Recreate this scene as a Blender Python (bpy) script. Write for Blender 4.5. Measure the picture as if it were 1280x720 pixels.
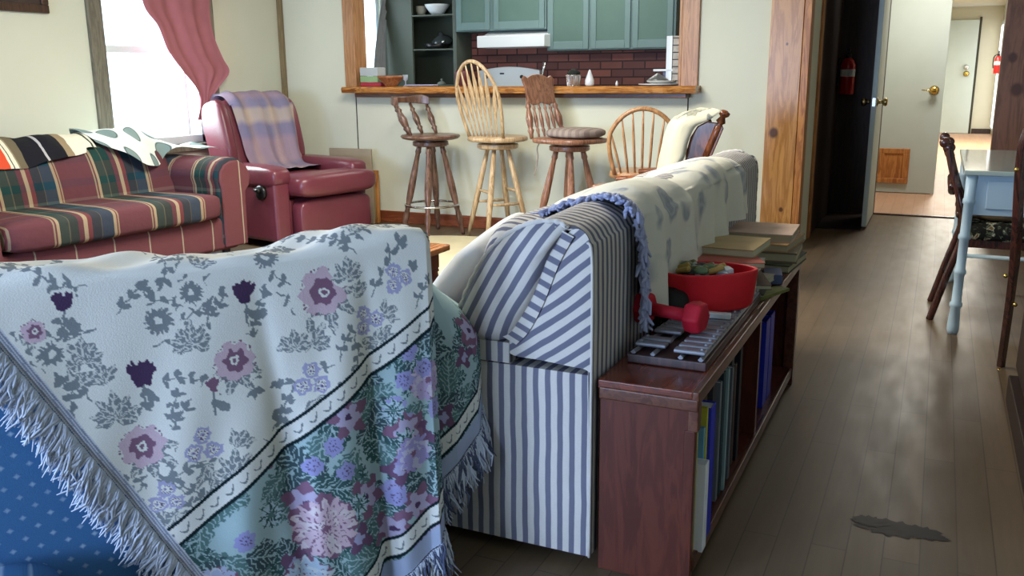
import bpy, math, random
import numpy as np
from mathutils import Vector, Matrix
random.seed(7)
for o in list(bpy.data.objects): bpy.data.objects.remove(o, do_unlink=True)
SC = bpy.context.scene
COL = SC.collection
pi = math.pi
# ------------------------------------------------------------------ camera
FPX = 1122.7; CAMH = 1.18
_yaw, _pit, _rol = [math.radians(a) for a in (25.1636, 13.296, 0.4754)]
_fwd = np.array([-math.sin(_yaw)*math.cos(_pit), math.cos(_yaw)*math.cos(_pit), -math.sin(_pit)])
_r0 = np.array([math.cos(_yaw), math.sin(_yaw), 0.0]); _d0 = np.cross(_fwd, _r0)
_r = math.cos(_rol)*_r0 + math.sin(_rol)*_d0; _d = -math.sin(_rol)*_r0 + math.cos(_rol)*_d0
cam = bpy.data.cameras.new('camera'); cam_ob = bpy.data.objects.new('camera', cam); COL.objects.link(cam_ob)
cam_ob.matrix_world = Matrix(((_r[0], -_d[0], -_fwd[0], 0), (_r[1], -_d[1], -_fwd[1], 0), (_r[2], -_d[2], -_fwd[2], CAMH), (0, 0, 0, 1)))
cam.sensor_width = 36; cam.lens = FPX/1280*36; cam.clip_start = 0.05; cam.clip_end = 200
SC.camera = cam_ob
# ------------------------------------------------------------------ world, lights, exposure
SC.view_settings.view_transform = 'Standard'; SC.view_settings.look = 'None'
SC.view_settings.gamma = 1; SC.view_settings.use_curve_mapping = False
SC.view_settings.exposure = 0.45
W = bpy.data.worlds.new('sky'); SC.world = W; W.use_nodes = True
W.node_tree.nodes['Background'].inputs[0].default_value = (0.62, 0.82, 1.0, 1)
W.node_tree.nodes['Background'].inputs[1].default_value = 2.6
def area(name, loc, target, sx, sy, power, color):
    l = bpy.data.lights.new(name, 'AREA'); l.shape = 'RECTANGLE'; l.size = sx; l.size_y = sy; l.energy = power; l.color = color
    o = bpy.data.objects.new(name, l); COL.objects.link(o); o.location = loc
    o.rotation_euler = (Vector(target)-Vector(loc)).to_track_quat('-Z', 'Y').to_euler(); return o
area('rear_window_daylight', (-3.15, -2.3, 1.25), (-0.9, 1.8, 0.4), 0.9, 1.0, 112, (0.48, 0.65, 1.0))
area('rear_fill_light', (-1.75, -2.3, 1.2), (-1.5, 1.6, 0.5), 0.8, 1.0, 48, (0.46, 0.63, 1.0))  # second rear lamp added as fill for the throw; no door stands there
area('left_window_daylight', (-5.35, 4.91, 1.45), (-2.5, 4.8, 0.6), 0.9, 1.3, 60, (0.85, 0.97, 1.0))
area('room_ceiling_light', (-2.4, 3.7, 2.36), (-2.4, 3.9, 0), 1.4, 1.2, 108, (1.0, 0.95, 0.84))
area('kitchen_ceiling_light', (-3.0, 7.2, 2.36), (-3.0, 7.2, 0), 1.6, 0.8, 20, (0.98, 0.95, 0.88))
area('kitchen_window_daylight', (-5.4, 7.45, 1.6), (-3.0, 7.3, 1.2), 0.8, 0.8, 10, (0.85, 0.95, 1.0))
area('hall_ceiling_light', (0.4, 15.5, 2.36), (0.4, 15.5, 0), 0.8, 4.0, 180, (1.0, 0.95, 0.85))
area('hall_entry_light', (0.0, 8.9, 2.36), (0.0, 8.9, 0), 0.6, 0.6, 24, (1.0, 0.95, 0.88))
# ------------------------------------------------------------------ pixel helpers (1280x720) -> point on a plane
def ray(u, v): return (u-640)/FPX*_r + (v-360)/FPX*_d + _fwd
_C = np.array([0, 0, CAMH])
def onx(u, v, x): d = ray(u, v); return tuple(_C + d*(x/d[0]))
def ony(u, v, y): d = ray(u, v); return tuple(_C + d*(y/d[1]))
def onz(u, v, z): d = ray(u, v); return tuple(_C + d*((z-CAMH)/d[2]))
# ------------------------------------------------------------------ materials
def lin(c):
    return tuple((x/255/12.92 if x/255 <= 0.04045 else ((x/255+0.055)/1.055)**2.4) for x in c[:3]) + (1,)
class NT:
    def __init__(s, name, rough=0.6, spec=0.4, metal=0.0):
        s.m = bpy.data.materials.new(name); s.m.use_nodes = True; s.t = s.m.node_tree
        s.b = s.t.nodes['Principled BSDF']; s.b.inputs['Roughness'].default_value = rough
        s.b.inputs['Specular IOR Level'].default_value = spec; s.b.inputs['Metallic'].default_value = metal
    def n(s, typ, **kw):
        n = s.t.nodes.new(typ)
        for k, v in kw.items():
            if k in n.inputs: n.inputs[k].default_value = v
            else: setattr(n, k, v)
        return n
    def l(s, a, b): s.t.links.new(a, b)
    def math(s, op, a, b=None, c=None):
        n = s.t.nodes.new('ShaderNodeMath'); n.operation = op
        for i, x in enumerate((a, b, c)):
            if x is None: continue
            if hasattr(x, 'links'): s.l(x, n.inputs[i])
            else: n.inputs[i].default_value = x
        return n.outputs[0]
    def coord(s, kind='Object', scale=(1, 1, 1), rot=(0, 0, 0)):
        tc = s.n('ShaderNodeTexCoord'); mp = s.n('ShaderNodeMapping'); mp.inputs['Scale'].default_value = scale; mp.inputs['Rotation'].default_value = rot
        s.l(tc.outputs[kind], mp.inputs[0]); return mp.outputs[0]
    def noise(s, vec, scale, detail=3, rough=0.5, dist=0.0):
        n = s.n('ShaderNodeTexNoise'); n.inputs['Scale'].default_value = scale; n.inputs['Detail'].default_value = detail
        n.inputs['Roughness'].default_value = rough; n.inputs['Distortion'].default_value = dist; s.l(vec, n.inputs['Vector']); return n.outputs['Fac']
    def ramp(s, fac, stops, interp='LINEAR'):
        r = s.n('ShaderNodeValToRGB'); r.color_ramp.interpolation = interp; e = r.color_ramp.elements
        while len(e) > 1: e.remove(e[-1])
        e[0].position = stops[0][0]; e[0].color = stops[0][1]
        for p, c in stops[1:]: x = e.new(p); x.color = c
        s.l(fac, r.inputs[0]); return r.outputs[0]
    def mix(s, fac, a, b, mode='MIX'):
        n = s.t.nodes.new('ShaderNodeMix'); n.data_type = 'RGBA'; n.blend_type = mode
        for i, x in ((0, fac), (6, a), (7, b)):
            if hasattr(x, 'links'): s.l(x, n.inputs[i])
            else: n.inputs[i].default_value = x
        return n.outputs[2]
    def base(s, c):
        if hasattr(c, 'links'): s.l(c, s.b.inputs['Base Color'])
        else: s.b.inputs['Base Color'].default_value = c
    def bump(s, h, strength=0.3, dist=0.01):
        b = s.n('ShaderNodeBump'); b.inputs['Strength'].default_value = strength; b.inputs['Distance'].default_value = dist
        s.l(h, b.inputs['Height']); s.l(b.outputs[0], s.b.inputs['Normal'])
def plain(name, c, rough=0.6, spec=0.4, metal=0.0, var=0.12, nscale=6, bump=0.0, bscale=150):
    t = NT(name, rough, spec, metal); v = t.coord()
    f = t.noise(v, nscale, 4); a = lin(c); k = 1-var
    t.base(t.ramp(f, [(0.3, (a[0]*k, a[1]*k, a[2]*k, 1)), (0.7, a)]))
    if bump: t.bump(t.noise(v, bscale, 3), bump, 0.004)
    return t.m
def wood(name, c1, c2, rough=0.35, scale=(14, 14, 1.6), spec=0.5, knots=False, rings=5.0, kscale=(5.5, 5.5, 1.3), bump=0.05):
    t = NT(name, rough, spec); v = t.coord(scale=scale)
    f = t.noise(v, 1.6, 6, 0.6, 0.6); f2 = t.math('SINE', t.math('MULTIPLY', f, rings*6.28))
    g = t.math('ADD', t.math('MULTIPLY', f2, 0.22), f)
    c = t.ramp(g, [(0.25, lin(c1)), (0.78, lin(c2))])
    if knots:
        w = t.n('ShaderNodeTexVoronoi'); w.inputs['Scale'].default_value = 1.0; t.l(t.coord(scale=kscale), w.inputs['Vector'])
        k = t.ramp(w.outputs['Distance'], [(0.0, (1, 1, 1, 1)), (0.05, (0.8, 0.8, 0.8, 1)), (0.085, (0, 0, 0, 1))])
        c = t.mix(k, c, (lin(c1)[0]*0.30, lin(c1)[1]*0.20, lin(c1)[2]*0.12, 1))
    t.base(c); t.bump(g, bump, 0.003); return t.m
def add_knots(m, pts):
    """dark knots at fixed places of the board (local coordinates)"""
    t = m.node_tree; b = t.nodes['Principled BSDF']; src = b.inputs['Base Color'].links[0].from_socket; tc = t.nodes.new('ShaderNodeTexCoord'); cur = src
    for (p, r) in pts:
        mp = t.nodes.new('ShaderNodeVectorMath'); mp.operation = 'SUBTRACT'; mp.inputs[1].default_value = p; t.links.new(tc.outputs['Object'], mp.inputs[0])
        ml = t.nodes.new('ShaderNodeVectorMath'); ml.operation = 'MULTIPLY'; ml.inputs[1].default_value = (1, 0, 0.85); t.links.new(mp.outputs[0], ml.inputs[0])
        ln = t.nodes.new('ShaderNodeVectorMath'); ln.operation = 'LENGTH'; t.links.new(ml.outputs[0], ln.inputs[0])
        rp = t.nodes.new('ShaderNodeMapRange'); rp.inputs['From Min'].default_value = r*0.7; rp.inputs['From Max'].default_value = r*1.25; rp.inputs['To Min'].default_value = 0.9; rp.inputs['To Max'].default_value = 0; t.links.new(ln.outputs['Value'], rp.inputs['Value'])
        mx = t.nodes.new('ShaderNodeMix'); mx.data_type = 'RGBA'; t.links.new(rp.outputs[0], mx.inputs[0]); t.links.new(cur, mx.inputs[6]); mx.inputs[7].default_value = lin((72, 36, 18)); cur = mx.outputs[2]
    t.links.new(cur, b.inputs['Base Color'])
def emit(name, c, s):
    m = bpy.data.materials.new(name); m.use_nodes = True; b = m.node_tree.nodes['Principled BSDF']
    b.inputs['Emission Color'].default_value = c; b.inputs['Emission Strength'].default_value = s; b.inputs['Base Color'].default_value = (0, 0, 0, 1); return m
# stripes driven by UV.x in metres
def stripe_mat(name, period, ca, cb, duty=0.5, rough=0.85):
    t = NT(name, rough, 0.15); tc = t.n('ShaderNodeTexCoord'); sp = t.n('ShaderNodeSeparateXYZ'); t.l(tc.outputs['UV'], sp.inputs[0])
    nz = t.noise(t.coord(), 9, 2)
    x = t.math('FRACT', t.math('ADD', t.math('DIVIDE', sp.outputs[0], period), t.math('MULTIPLY', nz, 0.25)))
    c = t.ramp(x, [(0.0, lin(ca)), (duty-0.04, lin(ca)), (duty+0.02, lin(cb)), (0.95, lin(cb)), (1.0, lin(ca))])
    fine = t.noise(t.coord(scale=(1, 1, 1)), 500, 1)
    c = t.mix(t.math('MULTIPLY', fine, 0.25), c, (0.25, 0.25, 0.3, 1)); t.base(c)
    t.bump(t.noise(t.coord(), 12, 3), 0.35, 0.02); return t.m
def bands_mat(name, axis, period, stops, cross=None, rough=0.9, warp=0.0, kind='Object', bump=0.3):
    """repeating bands along one local axis; stops = [(pos, colour)] constant"""
    t = NT(name, rough, 0.15); v = t.coord(kind); sp = t.n('ShaderNodeSeparateXYZ'); t.l(v, sp.inputs[0])
    nz = t.noise(v, 5, 2)
    x = t.math('FRACT', t.math('ADD', t.math('DIVIDE', sp.outputs[axis], period), t.math('MULTIPLY', nz, warp)))
    c = t.ramp(x, [(p, lin(k)) for p, k in stops], 'CONSTANT')
    if cross:
        ax2, per2, st2, amt = cross
        y = t.math('FRACT', t.math('DIVIDE', sp.outputs[ax2], per2))
        c = t.mix(amt, c, t.ramp(y, [(p, lin(k)) for p, k in st2], 'CONSTANT'))
    t.base(c); t.bump(t.noise(v, 14, 4), bump, 0.02); return t.m
MAT = {}
MAT['wall'] = plain('cream_wall_paint', (216, 218, 200), 0.9, 0.1, var=0.04, nscale=2)
MAT['ceiling'] = plain('ceiling_paint', (215, 212, 200), 0.95, 0.1)
MAT['hallwall'] = plain('hall_wall_paint', (196, 192, 172), 0.9, 0.1, var=0.04)
MAT['whitedoor'] = plain('white_door_paint', (186, 196, 190), 0.55, 0.3, var=0.04)
MAT['pine'] = wood('knotty_pine', (160, 108, 52), (198, 146, 84), 0.3, (9, 9, 1.0))
MAT['pine_plain'] = wood('pine_trim', (150, 90, 42), (196, 134, 72), 0.4, (12, 12, 1.4))
MAT['pine_dark'] = wood('aged_knotty_pine', (108, 70, 50), (144, 98, 72), 0.4, (7, 7, 0.9))
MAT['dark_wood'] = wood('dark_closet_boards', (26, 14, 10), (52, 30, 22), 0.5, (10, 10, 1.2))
MAT['frame_wood'] = wood('bar_frame_wood', (150, 104, 66), (190, 140, 92), 0.35, (11, 11, 1.2))
MAT['bar_top'] = wood('varnished_bar_top', (128, 74, 34), (206, 144, 74), 0.12, (1.6, 14, 14), spec=0.8)
MAT['bar_under'] = wood('bar_top_underside', (64, 34, 20), (104, 60, 34), 0.35, (1.6, 14, 14))
MAT['trim_grey'] = wood('weathered_window_trim', (92, 88, 76), (128, 124, 108), 0.6, (12, 12, 1.4))
MAT['batten'] = wood('corner_batten_wood', (120, 104, 74), (150, 132, 98), 0.6, (12, 12, 1.4))
MAT['baseboard'] = wood('reddish_baseboard', (110, 56, 34), (150, 84, 54), 0.4, (1.6, 12, 12))
MAT['seam'] = plain('dark_panel_seam', (60, 58, 48), 0.9)
MAT['stool_dark'] = wood('dark_turned_wood', (80, 56, 44), (126, 94, 78), 0.28, (16, 16, 2.2))
MAT['stool_light'] = wood('blond_turned_wood', (162, 132, 96), (204, 178, 140), 0.3, (16, 16, 2.2))
MAT['stool_mid'] = wood('chestnut_turned_wood', (112, 74, 56), (160, 116, 92), 0.28, (16, 16, 2.2))
MAT['chair_oak'] = wood('golden_oak', (148, 104, 66), (190, 144, 98), 0.28, (16, 16, 2.2))
MAT['chrome'] = plain('brushed_chrome', (210, 210, 210), 0.18, 0.5, 1.0, var=0.02)
MAT['brass'] = plain('polished_brass', (212, 178, 96), 0.2, 0.5, 1.0, var=0.02)
MAT['gold_dull'] = plain('aged_brass', (180, 160, 110), 0.3, 0.5, 1.0, var=0.05)
MAT['leather'] = plain('burgundy_leather', (112, 52, 64), 0.32, 0.6, var=0.18, nscale=5, bump=0.25, bscale=90)
MAT['black_plastic'] = plain('black_plastic', (24, 24, 26), 0.35)
MAT['bookcase'] = wood('red_brown_bookcase_wood', (78, 36, 26), (100, 50, 36), 0.3, (10, 10, 1.3), spec=0.4)
MAT['bookcase_top'] = wood('red_brown_bookcase_top', (92, 42, 28), (122, 58, 38), 0.22, (12, 1.3, 12), spec=0.6)
MAT['bookcase_trim'] = wood('worn_trim_wood', (80, 44, 32), (110, 66, 46), 0.3, (14, 1.5, 14))
MAT['white'] = plain('white_fabric', (226, 226, 224), 0.85, 0.2, var=0.08, nscale=10, bump=0.4, bscale=10)
MAT['paper'] = plain('white_paper', (220, 222, 226), 0.7, var=0.05)
MAT['desk'] = plain('pale_blue_desk_paint', (176, 200, 214), 0.35, 0.5, var=0.06)
MAT['dkchair'] = wood('dark_mahogany', (44, 22, 20), (86, 46, 36), 0.25, (16, 16, 2), spec=0.7)
MAT['window_white'] = plain('white_window_sash_paint', (214, 226, 232), 0.5, var=0.04)
MAT['red'] = plain('red_plastic', (206, 22, 36), 0.45, 0.4, var=0.12)
MAT['redvinyl'] = plain('red_vinyl', (196, 30, 52), 0.6, 0.3, var=0.1, bump=0.2)
MAT['redenamel'] = plain('red_enamel', (190, 24, 30), 0.3, 0.5, var=0.05)
MAT['steel'] = plain('grey_steel_bars', (142, 144, 152), 0.42, 0.5, 0.25, var=0.2)
MAT['porcelain'] = plain('white_enamel', (222, 228, 232), 0.2, 0.5, var=0.03)
MAT['black'] = plain('near_black', (12, 10, 10), 0.6)
def glass_mat():
    m = bpy.data.materials.new('window_glass'); m.use_nodes = True; t = m.node_tree; t.nodes.clear()
    o = t.nodes.new('ShaderNodeOutputMaterial'); g = t.nodes.new('ShaderNodeBsdfGlossy'); g.inputs['Roughness'].default_value = 0.02
    tr = t.nodes.new('ShaderNodeBsdfTransparent'); mx = t.nodes.new('ShaderNodeMixShader'); mx.inputs[0].default_value = 0.06
    t.links.new(tr.outputs[0], mx.inputs[1]); t.links.new(g.outputs[0], mx.inputs[2]); t.links.new(mx.outputs[0], o.inputs[0]); return m
MAT['glass'] = glass_mat()
# ------------------------------------------------------------------ mesh builder
def frame_of(d):
    d = Vector(d).normalized(); a = Vector((0, 0, 1)) if abs(d.z) < 0.95 else Vector((1, 0, 0))
    x = a.cross(d).normalized(); return x, d.cross(x)
class G:
    def __init__(s): s.v = []; s.f = []; s.uv = {}
    def add(s, vs, fs, uvs=None):
        b = len(s.v); s.v += [tuple(map(float, p)) for p in vs]; s.f += [tuple(b+i for i in f) for f in fs]
        if uvs:
            for i, q in enumerate(uvs): s.uv[b+i] = q
        return s
    def box(s, c, d, rz=0.0, rx=0.0, ry=0.0):
        M = Matrix.Rotation(rz, 3, 'Z') @ Matrix.Rotation(ry, 3, 'Y') @ Matrix.Rotation(rx, 3, 'X'); c = Vector(c)
        vs = [c + M @ Vector((sx*d[0]/2, sy*d[1]/2, sz*d[2]/2)) for sx in (-1, 1) for sy in (-1, 1) for sz in (-1, 1)]
        return s.add(vs, [(0, 1, 3, 2), (4, 6, 7, 5), (0, 4, 5, 1), (2, 3, 7, 6), (0, 2, 6, 4), (1, 5, 7, 3)])
    def bb(s, x0, x1, y0, y1, z0, z1):
        return s.box(((x0+x1)/2, (y0+y1)/2, (z0+z1)/2), (abs(x1-x0), abs(y1-y0), abs(z1-z0)))
    def tube(s, pts, r, n=10, closed=False, cap=True, flat=1.0, up=None):
        P = [Vector(p) for p in pts]; m = len(P)
        if not hasattr(r, '__len__'): r = [r]*m
        vs = []; prev = None
        for i in range(m):
            a = P[(i-1) % m] if (closed or i > 0) else P[0]; b = P[(i+1) % m] if (closed or i < m-1) else P[-1]
            t = (b-a); t = t.normalized() if t.length > 1e-9 else Vector((0, 0, 1))
            if up is not None: y = Vector(up); x = y.cross(t).normalized(); y = t.cross(x)
            elif prev is None: x, y = frame_of(t)
            else:
                x = prev - t*prev.dot(t); x.normalize(); y = t.cross(x)
            prev = x
            for k in range(n):
                an = 2*pi*k/n; vs.append(P[i] + x*(math.cos(an)*r[i]) + y*(math.sin(an)*r[i]*flat))
        fs = []
        for i in range(m if closed else m-1):
            j = (i+1) % m
            for k in range(n): fs.append((i*n+k, i*n+(k+1) % n, j*n+(k+1) % n, j*n+k))
        if cap and not closed: fs += [tuple(range(n-1, -1, -1)), tuple((m-1)*n+k for k in range(n))]
        return s.add(vs, fs)
    def lathe(s, p0, p1, prof, n=16):
        """prof = [(t along 0..1, radius)]"""
        p0 = Vector(p0); p1 = Vector(p1); x, y = frame_of(p1-p0); vs = []; m = len(prof)
        for t, r in prof:
            c = p0.lerp(p1, t)
            for k in range(n): a = 2*pi*k/n; vs.append(c + x*math.cos(a)*r + y*math.sin(a)*r)
        fs = [(i*n+k, i*n+(k+1) % n, (i+1)*n+(k+1) % n, (i+1)*n+k) for i in range(m-1) for k in range(n)]
        fs += [tuple(range(n-1, -1, -1)), tuple((m-1)*n+k for k in range(n))]
        return s.add(vs, fs)
    def grid(s, fn, nu, nv, uvfn=None, wrapu=False):
        vs = []; uvs = []
        for j in range(nv+1):
            for i in range(nu + (0 if wrapu else 1)):
                vs.append(fn(i/nu, j/nv)); uvs.append(uvfn(i/nu, j/nv) if uvfn else (i/nu, j/nv))
        w = nu if wrapu else nu+1
        fs = [(j*w+i, j*w+(i+1) % w, (j+1)*w+(i+1) % w, (j+1)*w+i) for j in range(nv) for i in range(nu)]
        return s.add(vs, fs, uvs)
    def sup(s, c, d, e1=0.5, e2=0.5, M=None, nu=32, nv=18, wob=0.0, uvax=None):
        """superellipsoid (cushion)"""
        c = Vector(c); M = M or Matrix.Identity(3)
        def sg(v, e): return math.copysign(abs(v)**e, v)
        vs = []; uvs = []
        for j in range(nv+1):
            ph = -pi/2 + pi*j/nv
            for i in range(nu):
                th = 2*pi*i/nu
                p = Vector((sg(math.cos(ph), e1)*sg(math.cos(th), e2)*d[0]/2, sg(math.cos(ph), e1)*sg(math.sin(th), e2)*d[1]/2, sg(math.sin(ph), e1)*d[2]/2))
                if wob: p *= 1 + wob*math.sin(5*th+3*ph)*math.cos(3*th-2*ph)*math.cos(ph)
                q = M @ p + c; vs.append(q); uvs.append((q[uvax] if uvax is not None else i/nu, j/nv))
        fs = [(j*nu+i, j*nu+(i+1) % nu, (j+1)*nu+(i+1) % nu, (j+1)*nu+i) for j in range(nv) for i in range(nu)]
        return s.add(vs, fs, uvs)
    def prism(s, poly, ax, a, b):
        """poly = 2D points; extruded along axis ax (0,1,2) from a to b"""
        def P(p, h):
            if ax == 0: return (h, p[0], p[1])
            if ax == 1: return (p[0], h, p[1])
            return (p[0], p[1], h)
        n = len(poly); vs = [P(p, a) for p in poly] + [P(p, b) for p in poly]
        return s.add(vs, [tuple(range(n-1, -1, -1)), tuple(range(n, 2*n))] + [(i, (i+1) % n, n+(i+1) % n, n+i) for i in range(n)])
    def xf(s, M):
        s.v = [tuple(M @ Vector(p)) for p in s.v]; return s
def root_inv(o):
    M = Matrix.Identity(4)
    while o is not None:
        M = Matrix.LocRotScale(o.location, o.rotation_euler, None) @ M; o = o.parent
    return M.inverted()
def put(name, g, mat, parent=None, smooth=False, bevel=0.0, sub=0, local=False, cols=None, seg=2):
    """link the builder's geometry as ONE mesh object; world coordinates unless local"""
    vs = g.v; off = Vector((0, 0, 0))
    if parent is not None and not local:
        Mi = root_inv(parent); vs = [tuple(Mi @ Vector(p)) for p in vs]
    if parent is None and not local:
        a = np.array(vs); off = Vector(((a[:, 0].min()+a[:, 0].max())/2, (a[:, 1].min()+a[:, 1].max())/2, a[:, 2].min()))
        vs = [tuple(Vector(p)-off) for p in vs]
    me = bpy.data.meshes.new(name); me.from_pydata(vs, [], g.f)
    if g.uv:
        uv = me.uv_layers.new(name='UVMap'); vi = np.zeros(len(me.loops), dtype=np.int32); me.loops.foreach_get('vertex_index', vi)
        arr = np.zeros((len(vs), 2), dtype=np.float32)
        for k, q in g.uv.items(): arr[k] = q
        uv.data.foreach_set('uv', arr[vi].ravel())
    if cols is not None:
        ca = me.color_attributes.new('pattern', 'FLOAT_COLOR', 'POINT'); ca.data.foreach_set('color', cols.astype(np.float32).ravel())
    import bmesh
    bm = bmesh.new(); bm.from_mesh(me); bmesh.ops.recalc_face_normals(bm, faces=bm.faces[:]); bm.to_mesh(me); bm.free()
    me.materials.append(MAT[mat] if isinstance(mat, str) else mat)
    if smooth: me.polygons.foreach_set('use_smooth', [True]*len(me.polygons))
    o = bpy.data.objects.new(name, me); COL.objects.link(o); o.location = off
    if parent is not None: o.parent = parent
    if bevel:
        m = o.modifiers.new('bevel', 'BEVEL'); m.width = bevel; m.segments = seg; m.limit_method = 'ANGLE'; m.angle_limit = 0.6
        if smooth is False: me.polygons.foreach_set('use_smooth', [True]*len(me.polygons)); w = o.modifiers.new('wn', 'WEIGHTED_NORMAL'); w.keep_sharp = True
    if sub: m = o.modifiers.new('sub', 'SUBSURF'); m.levels = sub; m.render_levels = sub
    return o
def tag(o, label, cat, group=None):
    o['label'] = label; o['category'] = cat
    if group: o['group'] = group
    return o
def thing(name, label, cat, loc=(0, 0, 0), rz=0.0, group=None):
    o = bpy.data.objects.new(name, None); COL.objects.link(o); o.location = loc; o.rotation_euler = (0, 0, rz); o.empty_display_size = 0.1
    return tag(o, label, cat, group)
def struct(name, g, mat, **kw):
    o = put(name, g, mat, **kw)
    if o.parent is None: o['kind'] = 'structure'
    return o
def smoothpts(pts, n=6, closed=False):
    """catmull-rom"""
    P = [Vector(p) for p in pts]; m = len(P); out = []
    rng = range(m if closed else m-1)
    for i in rng:
        if closed: a, b, c, d = P[(i-1) % m], P[i], P[(i+1) % m], P[(i+2) % m]
        else: a, b, c, d = P[max(i-1, 0)], P[i], P[i+1], P[min(i+2, m-1)]
        for k in range(n):
            t = k/n; out.append(0.5*((2*b) + (c-a)*t + (2*a-5*b+4*c-d)*t*t + (3*b-a-3*c+d)*t**3))
    if not closed: out.append(P[-1])
    return out
# ------------------------------------------------------------------ the setting
def floor_mat(name, ca, cb, cc, rough):
    t = NT(name, rough, 0.5); v = t.coord(rot=(0, 0, pi/2))
    b = t.n('ShaderNodeTexBrick'); b.offset = 0.37; b.inputs['Scale'].default_value = 1; b.inputs['Brick Width'].default_value = 1.1; b.inputs['Row Height'].default_value = 0.085
    b.inputs['Mortar Size'].default_value = 0.0018; b.inputs['Mortar Smooth'].default_value = 0.3; b.inputs['Color1'].default_value = lin(ca); b.inputs['Color2'].default_value = lin(cb)
    b.inputs['Mortar'].default_value = lin(cc); t.l(v, b.inputs['Vector'])
    g = t.noise(t.coord(scale=(30, 2.0, 1)), 2, 5); c = t.mix(t.math('MULTIPLY', g, 0.5), b.outputs['Color'], lin(cc))
    w = t.noise(t.coord(), 1.1, 3); c = t.mix(t.math('MULTIPLY', w, 0.45), c, lin(cb))
    t.base(c); t.l(t.math('ADD', t.math('MULTIPLY', t.noise(t.coord(scale=(6, 1.5, 1)), 3, 3), 0.2), rough-0.1), t.b.inputs['Roughness'])
    t.bump(b.outputs['Fac'], -0.15, 0.002); return t
tf = floor_mat('worn_dark_plank_floor', (118, 98, 74), (96, 80, 60), (60, 47, 36), 0.44)
MAT['floor'] = tf.m; MAT['hallfloor'] = floor_mat('pinkish_hall_boards', (196, 158, 132), (184, 146, 118), (150, 112, 88), 0.5).m
X0, Y1 = -5.1, 6.3
struct('floor', G().bb(X0, 3.0, -2.4, 8.24, -0.06, 0), 'floor')
struct('floor', G().bb(-0.9, 3.0, 8.24, 20.2, -0.06, 0.004), 'hallfloor')
struct('trim_1', G().bb(-0.44, 0.36, 8.215, 8.25, 0.0, 0.012), 'dkchair', bevel=0.004)          # threshold between the two floors
struct('ceiling', G().bb(X0-0.2, 3.1, -2.5, 20.3, 2.4, 2.5), 'ceiling')
# left wall with the window opening
WY0, WY1, WZ0, WZ1 = 4.47, 5.40, 0.70, 1.98
struct('wall_left', G().bb(X0-0.12, X0, -2.4, WY0, 0, 2.4).bb(X0-0.12, X0, WY1, 7.05, 0, 2.4).bb(X0-0.12, X0, WY0, WY1, 0, WZ0).bb(X0-0.12, X0, WY0, WY1, WZ1, 2.4)
       .bb(X0-0.12, X0, 7.85, 8.3, 0, 2.4).bb(X0-0.12, X0, 7.05, 7.85, 0, 1.02).bb(X0-0.12, X0, 7.05, 7.85, 2.0, 2.4), 'wall')
struct('wall_right', G().bb(2.2, 2.3, -2.4, 7.4, 0, 2.4), 'wall')
struct('wall_rear', G().bb(X0, -3.7, -2.5, -2.4, 0, 2.4).bb(-2.6, -2.2, -2.5, -2.4, 0, 2.4).bb(-1.3, 2.2, -2.5, -2.4, 0, 2.4).bb(-3.7, -2.6, -2.5, -2.4, 0, 0.7).bb(-3.7, -2.6, -2.5, -2.4, 1.85, 2.4).bb(-2.2, -1.3, -2.5, -2.4, 0, 0.6).bb(-2.2, -1.3, -2.5, -2.4, 1.8, 2.4), 'wall')
# bar wall with pass-through
OXL, OXR = ony(443, 60, Y1)[0], ony(853, 60, Y1)[0]
OZ = 1.10
struct('wall_bar', G().bb(X0, OXL, Y1, Y1+0.12, 0, 2.4).bb(OXR, -1.0, Y1, Y1+0.12, 0, 2.4).bb(OXL, OXR, Y1, Y1+0.12, 0, OZ-0.05).bb(OXL, OXR, Y1, Y1+0.12, 2.15, 2.4), 'wall')
for u0, vv in ((446.5, 150), (860, 130)):
    sx = ony(u0, vv, Y1)[0]; struct('trim_%d' % (2 if u0 < 500 else 3), G().bb(sx-0.004, sx+0.004, Y1-0.003, Y1+0.02, 0.09, 1.05), 'seam')
struct('trim_4', G().bb(X0+0.0, X0+0.045, Y1-0.03, Y1, 0.09, 2.4), 'batten', bevel=0.003)
struct('baseboard_bar', G().bb(X0, -1.0, Y1-0.018, Y1+0.001, 0, 0.095), 'baseboard', bevel=0.004)
struct('baseboard_left', G().bb(X0-0.001, X0+0.018, -2.4, Y1, 0, 0.095), 'baseboard', bevel=0.004)
# casing around the pass-through
ol = ony(430, 60, Y1-0.02)[0]; orr = ony(873.5, 60, Y1-0.02)[0]
struct('trim_5', G().bb(ol, OXL+0.0, Y1-0.025, Y1, OZ, 2.25), 'frame_wood', bevel=0.004)
struct('trim_6', G().bb(OXL-0.001, OXL+0.02, Y1-0.025, Y1+0.14, OZ, 2.2), 'frame_wood', bevel=0.004)
struct('trim_7', G().bb(OXR+0.0, orr, Y1-0.025, Y1, OZ, 2.25), 'frame_wood', bevel=0.004)
struct('trim_8', G().bb(OXR-0.02, OXR+0.001, Y1-0.025, Y1+0.14, OZ, 2.2), 'frame_wood', bevel=0.004)
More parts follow.
